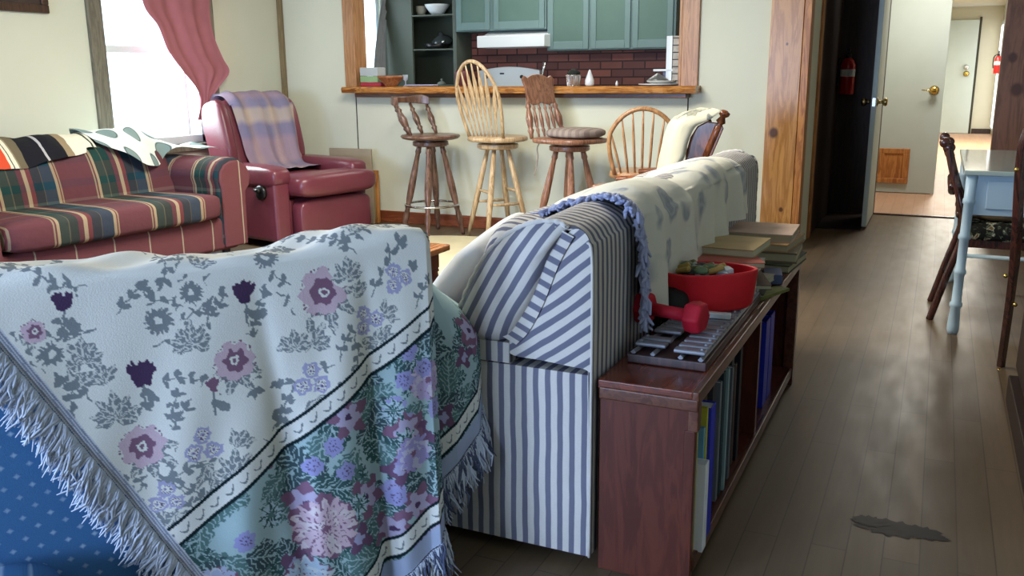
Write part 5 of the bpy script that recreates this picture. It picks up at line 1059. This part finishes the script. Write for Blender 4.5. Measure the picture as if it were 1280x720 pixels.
put('seat', G().bb(x0+0.02, x0+0.55, 2.60, 3.70, 0.42, 0.50), plain('green_gold_seat_fabric', (70, 92, 40), 0.7, var=0.5, nscale=18), t, bevel=0.03)
put('back_board', G().box((0.63, 3.70, 0.72), (0.54, 0.03, 0.40)), 'dkchair', t, bevel=0.006)
put('front_leg', G().bb(x0+0.02, x0+0.06, 2.55, 2.60, 0.0, 0.5), 'dkchair', t, bevel=0.004)
for k, (u, v) in enumerate([(1271, 212), (1257, 345), (1269, 381), (1249, 463), (1255, 514), (1268, 572)]):
    d = Vector(ray(u, v)); X_ = [None, 0.30][0]
    if k < 3: p = Vector(ony(u, v, 3.60))
    else: p = Vector(onx(u, v, x0-0.001))
    put('nail_head', G().sup(p, (0.016, 0.016, 0.016), 1, 1, nu=12, nv=8), 'brass', t, smooth=True)
# ------------------------------------------------------------------ blue armchair, seen from behind
CA = np.array([-1.45, 1.0]); CBp = np.array([-0.985, 1.65]); cd = (CBp-CA)/np.linalg.norm(CBp-CA); cn = np.array([cd[1], -cd[0]])   # cn points towards the camera
def cp(s, n, z): q = CA+cd*s+cn*n; return Vector((q[0], q[1], z))
MAT['bluefab'] = None
def blue_mat():
    t = NT('navy_upholstery_with_small_diamonds', 0.9, 0.15); v = t.coord('UV'); P_ = 0.046
    def lattice(ox, oz):
        sp = t.n('ShaderNodeSeparateXYZ'); t.l(v, sp.inputs[0])
        a = t.math('ABSOLUTE', t.math('SUBTRACT', t.math('FRACT', t.math('ADD', t.math('DIVIDE', sp.outputs[0], P_), ox)), 0.5))
        b = t.math('ABSOLUTE', t.math('SUBTRACT', t.math('FRACT', t.math('ADD', t.math('DIVIDE', sp.outputs[1], P_*0.9), oz)), 0.5))
        d = t.math('ADD', a, b); return t.ramp(d, [(0.0, (1, 1, 1, 1)), (0.07, (0.8, 0.8, 0.8, 1)), (0.17, (0, 0, 0, 1))])
    f = t.math('MAXIMUM', lattice(0, 0), lattice(0.5, 0.5)); f = t.math('MULTIPLY', f, t.math('ADD', t.math('MULTIPLY', t.noise(v, 40, 2), 0.9), 0.1))
    wv = t.noise(t.coord('UV', scale=(1, 1, 1)), 400, 1)
    t.base(t.mix(f, t.mix(wv, lin((60, 104, 148)), lin((72, 118, 164))), lin((184, 208, 226)))); t.bump(wv, 0.2, 0.002); return t.m
MAT['bluefab'] = blue_mat()
t = thing('blue_armchair', 'navy blue armchair with tiny pale diamonds, seen from behind in the foreground', 'armchair', tuple(cp(0.35, -0.35, 0)), 0)
S0, S1, ZT = -0.34, 0.79, 0.812
def rbox(s0, s1, n0, n1, z0, z1, name, parent, r=0.03, mat='bluefab'):
    g = G()
    for s in (s0, s1):
        for n_ in (n0, n1):
            for z in (z0, z1): g.v.append(tuple(cp(s, n_, z)))
    F = [(0, 1, 3, 2), (4, 6, 7, 5), (0, 4, 5, 1), (2, 3, 7, 6), (0, 2, 6, 4), (1, 5, 7, 3)]; g2 = G()
    loc = [(s, n_, z) for s in (s0, s1) for n_ in (n0, n1) for z in (z0, z1)]
    # shared corners so the bevel works; uv = (s + n, z)
    for i, p in enumerate(g.v): g2.v.append(p); g2.uv[i] = (loc[i][0]+loc[i][1], loc[i][2]+loc[i][1]*0.0)
    g2.f = F; return put(name, g2, mat, parent, bevel=r, seg=4)
rbox(S0, S1, -0.118, -0.004, 0.06, ZT, 'backrest', t, 0.03)
rbox(S0+0.02, S1-0.21, -0.80, -0.115, 0.10, 0.30, 'base', t, 0.02)
for (a, b) in ((S0, S0+0.16), (S1-0.35, S1-0.19)): rbox(a, b, -0.80, -0.11, 0.06, 0.58, 'arm', t, 0.05)
rbox(S0+0.16, S1-0.35, -0.78, -0.12, 0.30, 0.46, 'seat_cushion', t, 0.05)
for s in (S0+0.06, S1-0.25):
    for n_ in (-0.06, -0.74): q = cp(s, n_, 0); put('foot', G().lathe(q, q+Vector((0, 0, 0.07)), [(0, 0.02), (1, 0.03)], 12), 'black', t)
# rounded blue bolster poking in at the lower left
rb = Vector(onz(-30, 720, 0.30)); q = cp(-0.10, 0.115, 0.20)
g = G(); Mq = Matrix.Rotation(math.atan2(cd[1], cd[0]), 3, 'Z'); g.sup(tuple(cp(-0.125, 0.09, 0.235)), (0.32, 0.16, 0.20), 0.5, 0.5, M=Mq, nu=40)
g.uv = {i: (Vector(p).dot(Vector((cd[0], cd[1], 0))), p[2]) for i, p in enumerate(g.v)}
tag(put('bolster', g, 'bluefab', smooth=True), 'navy blue rounded bolster against the armchair, at the lower left corner', 'bolster')
# ------------------------------------------------------------------ woven floral throw: pattern painted per vertex
DS = 0.0021
AS0, AS1 = -0.40, 1.24            # along the chair
TT0, TT1 = -0.26, 0.80            # t: over the top (negative) and down the rear face
NU, NV = int((AS1-AS0)/DS), int((TT1-TT0)/DS)
aa = np.linspace(AS0, AS1, NU); bb_ = np.linspace(TT0, TT1, NV); A_, B_ = np.meshgrid(aa, bb_)
# hem lines in (a, t): edge A (left diagonal), edge B (right-bottom diagonal)
eA_p, eA_d = np.array([-0.012, 0.100]), np.array([0.264, 0.501]); eA_d /= np.linalg.norm(eA_d); nA = np.array([-eA_d[1], eA_d[0]])   # points down-left (outside)
qA = (A_-eA_p[0])*nA[0]+(B_-eA_p[1])*nA[1]                 # <0 inside
eB_p, eB_d = np.array([0.235, 0.535]), np.array([0.57, -0.37]); eB_d /= np.linalg.norm(eB_d); nB = np.array([-eB_d[1], eB_d[0]]); nB = nB if nB[1] > 0 else -nB
qB = (A_-eB_p[0])*nB[0]+(B_-eB_p[1])*nB[1]                 # 0 at inner green band, >0 outside of it
HEM = 0.435
rn = np.random.RandomState(4)
def C3(r, g, b): return np.array(lin((r, g, b))[:3])
CREAM = C3(240, 240, 232); GREYG = C3(138, 146, 150); LILAC = C3(180, 178, 212); MAUVE = C3(140, 104, 128); PLUM = C3(92, 70, 104); PINK = C3(218, 192, 204); DGREEN = C3(66, 98, 98); MGREEN = C3(98, 132, 130); TEAL = C3(176, 202, 204); BAND = C3(26, 44, 50)
img = np.tile(CREAM, (NV, NU, 1)); 
def wob(sc, amp, seed):
    r = np.random.RandomState(seed); out = np.zeros_like(A_)
    for _ in range(6): kx, ky, ph = r.uniform(-1, 1)*sc, r.uniform(-1, 1)*sc, r.uniform(0, 6.28); out += np.sin(A_*kx+B_*ky+ph)
    return out*amp/6
W1, W2 = wob(420, 0.010, 1), wob(420, 0.010, 2)
AX, BX = A_+W1*0.6, B_+W2*0.6
weave = ((np.add.outer(np.arange(NV), np.arange(NU)) % 3) == 0)
def region(ca, cb, r):
    i0 = max(0, int((ca-r-AS0)/DS)); i1 = min(NU, int((ca+r-AS0)/DS)+2); j0 = max(0, int((cb-r-TT0)/DS)); j1 = min(NV, int((cb+r-TT0)/DS)+2)
    return (slice(j0, j1), slice(i0, i1)) if i1 > i0 and j1 > j0 else None
def leaf(ca, cb, ang, L, w, col, vein=None, serr=0.0, outline=False, field=None):
    """leaf starting at (ca,cb) going along ang"""
    R_ = region(ca+math.cos(ang)*L/2, cb+math.sin(ang)*L/2, L*0.7+w)
    if R_ is None: return
    x, y = AX[R_]-ca, BX[R_]-cb; u = (x*math.cos(ang)+y*math.sin(ang))/L; v = (-x*math.sin(ang)+y*math.cos(ang))
    hw = w*np.sin(np.clip(u, 0, 1)*pi)**0.8*(1+serr*np.sign(np.sin(u*38))); m = (u > 0) & (u < 1) & (np.abs(v) < hw)
    sub = img[R_]
    if outline:
        m2 = m & (np.abs(v) < hw-0.0032); sub[m] = col; sub[m2] = vein if vein is not None else CREAM; m3 = m & (np.abs(v) < 0.0018); sub[m3] = col
    else:
        sub[m] = col
        if vein is not None:
            m3 = m & ((np.abs(v) < 0.0017) | ((np.abs(np.mod(u*L*1.0-np.abs(v)*1.1, 0.014)-0.007) < 0.0016) & (np.abs(v) < hw*0.85))); sub[m3] = vein
def disc(ca, cb, r, col, petals=0, depth=0.2, ph=0.0, r0=0.0):
    R_ = region(ca, cb, r*1.3)
    if R_ is None: return
    x, y = AX[R_]-ca, BX[R_]-cb; rr = np.hypot(x, y); th = np.arctan2(y, x); rad = r*(1+depth*np.cos(petals*th+ph)) if petals else r; sub = img[R_]; m = (rr < rad) & (rr >= r0); sub[m] = col
def ticks(ca, cb, r, n, col, l=0.006, w=0.002):
    for k in range(n): a = 2*pi*k/n; leaf(ca+r*math.cos(a), cb+r*math.sin(a), a, l, w, col)
def daisy(ca, cb, r, c=LILAC, cc=CREAM): disc(ca, cb, r, c, 9, 0.08, rn.rand()*6); disc(ca, cb, r*0.62, cc); ticks(ca, cb, r*0.34, 11, PLUM*0.8+c*0.2, r*0.26, r*0.075); disc(ca, cb, r*0.24, c); disc(ca, cb, r*0.12, PLUM)
def rose(ca, cb, r):
    ticks(ca, cb, r*0.98, 30, MAUVE, r*0.10, r*0.06); disc(ca, cb, r, PINK, 7, 0.09, rn.rand()*6); disc(ca, cb, r*0.58, MAUVE, 6, 0.14, rn.rand()*6); disc(ca, cb, r*0.24, CREAM, 5, 0.1); disc(ca, cb, r*0.12, MAUVE)
def tulip(ca, cb, r, ang=-pi/2, c=PLUM):
    for k in range(-2, 3): leaf(ca-math.cos(ang)*r*0.6, cb-math.sin(ang)*r*0.6, ang+k*0.30, r*1.8, r*0.34, c)
    disc(ca-math.cos(ang)*r*0.3, cb-math.sin(ang)*r*0.3, r*0.65, c)
def vine(ca, cb, ang, n, step, L, w, col, curl=0.1):
    a, b = ca, cb
    for k in range(n):
        a2, b2 = a+step*math.cos(ang), b+step*math.sin(ang); leaf(a, b, ang, step*1.15, 0.0022, col)
        leaf(a2, b2, ang+0.85, L*rn.uniform(.8, 1.1), w, col); leaf(a2, b2, ang-0.85, L*rn.uniform(.8, 1.1), w, col); a, b = a2, b2; ang += rn.uniform(-curl, curl*1.6)
    leaf(a, b, ang, L*1.2, w, col)
def fan(ca, cb, ang, L, col=GREYG, n=5, w=0.012):
    for k in range(n): leaf(ca, cb, ang+(k-(n-1)/2)*0.62, L*(1-0.12*abs(k-(n-1)/2)), w, col, CREAM*0.8+col*0.2)
# helper: photo pixel on the rear face -> (a, t)
_A2 = CA
def pa(u, v):
    r = ray(u, v); tt2 = ((_A2-_C[:2])@cn)/(r[:2]@cn); P_ = _C+tt2*r; return ((P_[:2]-_A2)@cd, 0.85-P_[2])
# --- inner field
for i in range(420):
    ca, cb = rn.uniform(AS0, AS1), rn.uniform(TT0, TT1)
    k = i % 3
    if k == 0: vine(ca, cb, rn.uniform(-pi, pi), 5, 0.024, 0.021, 0.0052, GREYG, 0.35)
    elif k == 1: vine(ca, cb, rn.uniform(-2.2, -0.8), 3, 0.022, 0.018, 0.0055, GREYG, 0.3)
    elif i % 9 == 2: fan(ca, cb, rn.uniform(-2.6, -0.5), 0.05, n=3, w=0.010)
def clear(ca, cb, r): disc(ca, cb, r, CREAM)
F = [('rose', 400, 345, .046), ('rose', 290, 430, .038), ('rose', 175, 537, .040), ('tulip', 302, 346, .022), ('tulip', 174, 447, .026), ('tulip', 262, 460, .013), ('tulip', 75, 356, .018),
     ('rose', 40, 392, .020), ('tri', 385, 455, .021), ('tri', 250, 535, .021), ('tri', 205, 600, .019), ('fan', 385, 400, .06), ('fan', 470, 400, .055), ('fan', 140, 490, .06), ('fan', 290, 560, .06), ('fan', 235, 400, .055), ('fan', 100, 420, .05), ('sun', 235, 345, .020), ('sun', 195, 380, .024), ('sun', 60, 420, .020), ('sun', 330, 300, .022)]
for kind, u, v, r in F:
    a, b = pa(u, v)
    if kind in ('rose', 'tri', 'sun'): clear(a, b, r*1.5)
    if kind == 'rose': fan(a, b, rn.uniform(0.6, 2.4), r*2.0, n=4); rose(a, b, r)
    elif kind == 'tulip': clear(a, b, r*1.5); leaf(a, b, pi/2, 0.07, 0.003, GREYG); leaf(a, b+0.03, pi*0.25, 0.04, 0.009, GREYG); tulip(a, b, r, c=PLUM*0.8 if r > 0.015 else MAUVE)
    elif kind == 'tri':
        fan(a+0.01, b+0.035, 1.2, 0.075, n=4, w=0.011)
        for k in range(3): an = -pi/2+k*2.1; daisy(a+r*1.05*math.cos(an), b+r*1.05*math.sin(an), r*0.85)
    elif kind == 'fan': clear(a, b, r*0.7); fan(a, b+r*0.3, -pi/2, r, n=7, w=0.010)
    elif kind == 'sun': ticks(a, b, r*0.7, 14, GREYG, r*0.5, r*0.14); disc(a, b, r*0.85, GREYG); disc(a, b, r*0.35, CREAM)
for i in range(16):      # more of the same across the top and the right side of the field
    a, b = rn.uniform(AS0, 1.2), rn.uniform(TT0, -0.03); r = 0.026; (rose if i % 3 == 0 else daisy)(a, b, r)
for (a, b, k) in [(0.62, 0.03, 0), (0.73, 0.06, 1), (0.50, 0.16, 0), (0.66, 0.14, 1), (0.88, 0.05, 0), (1.02, 0.03, 1), (-0.1, 0.03, 0)]:
    clear(a, b, 0.035); (fan(a, b+0.02, -pi/2, 0.05, n=5, w=0.009) if k == 0 else [daisy(a+0.018*math.cos(q), b+0.018*math.sin(q), 0.016) for q in (0, 2.1, 4.2)])
inner = img.copy()
# --- outer dense border garden
img[:] = TEAL
for i in range(330):
    ca, cb = rn.uniform(0.0, AS1), rn.uniform(0.1, TT1)
    leaf(ca, cb, rn.uniform(-pi, pi), rn.uniform(0.07, 0.13), rn.uniform(0.022, 0.036), [DGREEN, MGREEN, DGREEN*0.8+PLUM*0.2][i % 3], TEAL, 0.15)
for i in range(100):
    ca, cb = rn.uniform(0.0, AS1), rn.uniform(0.1, TT1); k = i % 5
    if k == 0: disc(ca, cb, 0.040, MAUVE, 5, 0.28, rn.rand()*6); disc(ca, cb, 0.026, LILAC*0.7+PINK*0.3, 5, 0.25, rn.rand()*6); disc(ca, cb, 0.007, PLUM)
    elif k == 1: disc(ca, cb, 0.030, MAUVE*0.5+PLUM*0.5, 4, 0.3, rn.rand()*6); disc(ca, cb, 0.012, LILAC, 4, 0.2)
    elif k == 2: daisy(ca, cb, 0.024, C3(170, 168, 214), C3(170, 168, 214))
    elif k == 3:
        for q in range(8): leaf(ca, cb, q*pi/4, 0.032, 0.007, C3(190, 214, 222), DGREEN)
        disc(ca, cb, 0.007, MGREEN)
def mum(u, v, r, c=PINK):
    a, b = pa(u, v); disc(a, b, r, MAUVE, 9, 0.06)
    for ring in range(5):
        rr = r*(0.95-ring*0.19); n_ = max(4, int(16-ring*2.6))
        for k in range(n_): an = 2*pi*k/n_+ring*0.4; leaf(a+rr*0.55*math.cos(an), b+rr*0.55*math.sin(an), an, rr*0.45+0.006, 0.0085, c if (k+ring) % 3 else c*0.6+CREAM*0.4); leaf(a+rr*0.6*math.cos(an), b+rr*0.6*math.sin(an), an, rr*0.30, 0.0022, MAUVE)
mum(400, 635, 0.068); mum(530, 455, 0.045, C3(196, 178, 216)); mum(380, 705, 0.055, C3(186, 206, 222)); mum(265, 712, 0.05, C3(190, 200, 226)); mum(590, 520, 0.045); mum(510, 545, 0.04, C3(170, 160, 208))
for (u, v) in ((410, 535), (385, 560), (425, 565), (525, 440), (505, 420), (300, 650), (490, 600), (565, 420), (500, 455)):
    a, b = pa(u, v); daisy(a, b, 0.021, C3(164, 164, 214), C3(164, 164, 214))
outer = img
img = np.where((qB > 0)[..., None], outer, inner)
# --- bands
def band(q, pos, w): return np.abs(q-pos) < w
sc = 0.006*np.sign(np.sin(((A_*eB_d[0]+B_*eB_d[1]))*2*pi/0.034))
for base_ in (0.0, HEM-0.055):
    s_ = qB-base_
    img[(s_ > -0.030) & (s_ < 0.010)] = CREAM*0.97; img[(s_ > -0.036) & (s_ < -0.029)] = BAND; img[(s_ > 0.004) & (s_ < 0.012)] = BAND
    along = A_*eB_d[0]+B_*eB_d[1]; m = (np.abs(s_+0.012-0.007*np.sin(along*2*pi/0.036)) < 0.0022) & (np.mod(along, 0.036) < 0.024); img[m] = GREYG*0.8
img[(qB > HEM-0.04)] = C3(176, 188, 214)
mA = (qA > -0.020) & (qB < HEM); img[mA] = C3(214, 218, 226); img[(np.abs(qA+0.006) < 0.0016) | (np.abs(qA+0.011) < 0.0016) | (np.abs(qA+0.016) < 0.0016)] = C3(140, 146, 164)
img = img*(1-0.10*weave[..., None])
keep = (qA < 0.0) & (qB < HEM)
# --- drape
SHR = 0.815     # where the rear face ends and the cloth rounds the corner
def drape(a, t):
    a = np.asarray(a, float); t = np.asarray(t, float)
    tpos = np.clip(t, 0, None); h = np.clip(tpos/0.6, 0, 1.2)
    # plan path: straight, then a deep fold around the chair's right corner
    pa_ = np.array([-2, 0.80, 0.835, 0.875, 0.915, 0.965, 1.03, 1.12, 1.24]); ps = np.array([-2, 0.80, 0.824, 0.818, 0.812, 0.835, 0.885, 0.955, 1.02]); pn = np.array([0.012, 0.012, -0.010, -0.048, -0.066, -0.050, -0.042, -0.070, -0.16])
    ps0 = np.array([-2, 0.80, 0.815, 0.818, 0.820, 0.822, 0.823, 0.824, 0.825]); pn0 = np.array([0.012, 0.012, -0.005, -0.04, -0.07, -0.11, -0.16, -0.24, -0.34])
    k = np.clip(0.25+0.75*(t+0.02)/0.25, 0, 1); k = k*k*(3-2*k)
    s = np.interp(a, pa_, ps)*k+np.interp(a, pa_, ps0)*(1-k); n_ = np.interp(a, pa_, pn)*k+np.interp(a, pa_, pn0)*(1-k)
    f = 0.020*h*np.exp(-((a-0.735+0.01*h)/0.045)**2) - 0.026*h*np.exp(-((a-0.655-0.02*h)/0.020)**2) + 0.018*h*np.exp(-((a-0.60)/0.05)**2) - 0.020*h*np.exp(-((a-0.46-0.06*(h-0.5))/0.022)**2) + 0.016*h*np.exp(-((a-0.38)/0.05)**2) + 0.010*h*np.exp(-((a-0.52)/0.03)**2)
    f += 0.007*h*np.sin(a*23+1.0)+0.003*np.sin(a*41+t*9)*np.clip(h*2, 0, 1) + 0.012*h*h + 0.012*h*np.clip((a-0.78)/0.03, 0, 1)*np.clip((0.82-a)/0.02, 0, 1)
    # vertical profile: t<0 goes over the top
    R0 = 0.028; zt_ = 0.847; ang = np.clip((t+0.0)/R0, -pi/2, 0)    # quarter round from rear face to top
    z = np.where(t >= 0, zt_-R0-t, zt_-R0+R0*np.sin(-ang)); dn = np.where(t >= 0, 0, -(R0-R0*np.cos(ang)))
    fl = np.clip(-t-R0*pi/2, 0, 0.070); dn = dn-fl
    R1 = 0.03; a2 = np.clip((-t-R0*pi/2-0.070)/R1, 0, pi/2); dn = dn-R1*np.sin(a2); z = z-np.where(a2 > 0, R1*(1-np.cos(a2)), 0)-np.clip(-t-R0*pi/2-0.070-R1*pi/2, 0, None)
    top = np.clip(-t/0.05, 0, 1); z = z+top*(0.010*np.sin(a*9+1.2)+0.006*np.sin(a*19-t*30)+0.004*np.sin(a*37+t*55)+0.008*np.exp(-((a-0.60)/0.13)**2)*np.exp(-((t+0.08)/0.05)**2)) + 0.008*np.exp(-((a-0.70)/0.14)**2)*(t < 0.1)*np.clip(1-t/0.1, 0, 1)
    # beyond the chair the top drops over the corner
    over = np.clip(a-0.80, 0, None); z = z-0.42*over*np.clip(1-t/0.35, 0, 1)*(t < 0.35)*0.55
    n2 = n_+dn*np.where(a > 0.83, 0.25, 1)+f
    X = CA[0]+cd[0]*s+cn[0]*n2; Y = CA[1]+cd[1]*s+cn[1]*n2; return np.stack([X, Y, z], -1)
V = drape(A_, B_)
V[..., 2] = np.maximum(V[..., 2], 0.01)
idx = -np.ones(NV*NU, dtype=np.int64); kf = keep[:-1, :-1] & keep[1:, :-1] & keep[:-1, 1:] & keep[1:, 1:]
jj, ii = np.nonzero(kf); q0 = jj*NU+ii; quads = np.stack([q0, q0+1, q0+NU+1, q0+NU], 1)
used = np.unique(quads); idx[used] = np.arange(len(used)); quads = idx[quads]
VV = V.reshape(-1, 3)[used]; CC = np.concatenate([img.reshape(-1, 3)[used], np.ones((len(used), 1))], 1); QA = qA.reshape(-1)[used]
org = np.array([cp(0.3, 0, 0).x, cp(0.3, 0, 0).y, 0.0])
me = bpy.data.meshes.new('floral_throw'); me.vertices.add(len(VV)); me.vertices.foreach_set('co', (VV-org).astype(np.float32).ravel())
me.loops.add(quads.size); me.loops.foreach_set('vertex_index', quads.astype(np.int32).ravel()); me.polygons.add(len(quads)); me.polygons.foreach_set('loop_start', np.arange(0, quads.size, 4, dtype=np.int32)); me.polygons.foreach_set('loop_total', np.full(len(quads), 4, dtype=np.int32))
me.polygons.foreach_set('use_smooth', [True]*len(quads)); me.update(calc_edges=True)
ca_ = me.color_attributes.new('pattern', 'FLOAT_COLOR', 'POINT'); ca_.data.foreach_set('color', CC.astype(np.float32).ravel())
tq = NT('woven_floral_tapestry', 0.95, 0.08); at = tq.n('ShaderNodeAttribute'); at.attribute_name = 'pattern'; tq.base(at.outputs['Color']); tq.bump(tq.noise(tq.coord(), 330, 1), 0.25, 0.002)
me.materials.append(tq.m); throw = bpy.data.objects.new('floral_throw', me); COL.objects.link(throw); throw.location = org
tag(throw, 'large woven floral throw, cream with green, mauve and blue garden border, over the blue armchair', 'throw')
# fringes
MAT['fr_white'] = plain('white_fringe_yarn', (204, 212, 226), 0.95, 0.1, var=0.15, nscale=40)
MAT['fr_dark'] = plain('grey_blue_fringe_yarn', (96, 104, 130), 0.95, 0.1, var=0.25, nscale=40)
rnd = random.Random(9)
def fringe(edge_pts, outd, n, l0, l1, matn, grav=0.55, name='fringe', rad=0.0022):
    g = G(); m = len(edge_pts)
    for i in range(n):
        f = (i+rnd.random())/n*(m-1); k = min(int(f), m-2); p = edge_pts[k].lerp(edge_pts[k+1], f-k); o = outd[k]
        grp = math.sin(i*0.30)*0.75+math.sin(i*0.071+2)*0.3; tang = (edge_pts[k+1]-edge_pts[k]).normalized()
        d = (o*(1-grav)+Vector((0, 0, -1))*grav+tang*(grp*0.5+rnd.uniform(-.22, .22))+Vector((cn[0], cn[1], 0))*rnd.uniform(0.0, 0.22)).normalized(); L2 = rnd.uniform(l0, l1); pts = []
        for q in range(5): pts.append(p+d*L2*q/4+Vector((rnd.uniform(-1, 1), rnd.uniform(-1, 1), rnd.uniform(-1, 1)))*0.0022*q+Vector((0, 0, -1))*0.004*q*q/4)
        pts = [Vector((q_.x, q_.y, max(q_.z, 0.004))) for q_ in pts]
        g.tube(pts, [rad*1.2, rad*1.4, rad*1.3, rad*1.1, rad*0.5], 5)
    return put(name, g, matn, throw, smooth=True)
def pt(a, t): v = drape(a, t); return Vector((float(v[0]), float(v[1]), float(v[2])))+Vector((cn[0], cn[1], 0))*0.003
# edge A from the chair top down to the corner
E1 = [eA_p+eA_d*s for s in np.linspace(-0.17, 0.66, 60)]; E1 = [e for e in E1 if ((e-eB_p)@nB) < HEM]
pts = [pt(*e) for e in E1]; out = Vector((nA[0]*cd[0], nA[0]*cd[1], -nA[1])).normalized()
fringe(pts, [out]*len(pts), 620, 0.040, 0.075, 'fr_white', 0.35)
# edge B from that corner up to the right
c0_ = eB_p+nB*HEM; ss = [s for s in np.linspace(-0.5, 1.2, 120)]
E2 = [c0_+eB_d*s for s in ss]; E2 = [e for e in E2 if ((e-eA_p)@nA) < 0 and e[0] < AS1]
pts = [pt(*e) for e in E2]; pts = [Vector((p.x, p.y, max(p.z, 0.012))) for p in pts]; out = Vector((nB[0]*cd[0], nB[0]*cd[1], -nB[1])).normalized()
fringe(pts, [out]*len(pts), 420, 0.05, 0.085, 'fr_white', 0.7); fringe(pts, [out]*len(pts), 300, 0.05, 0.085, 'fr_dark', 0.7)
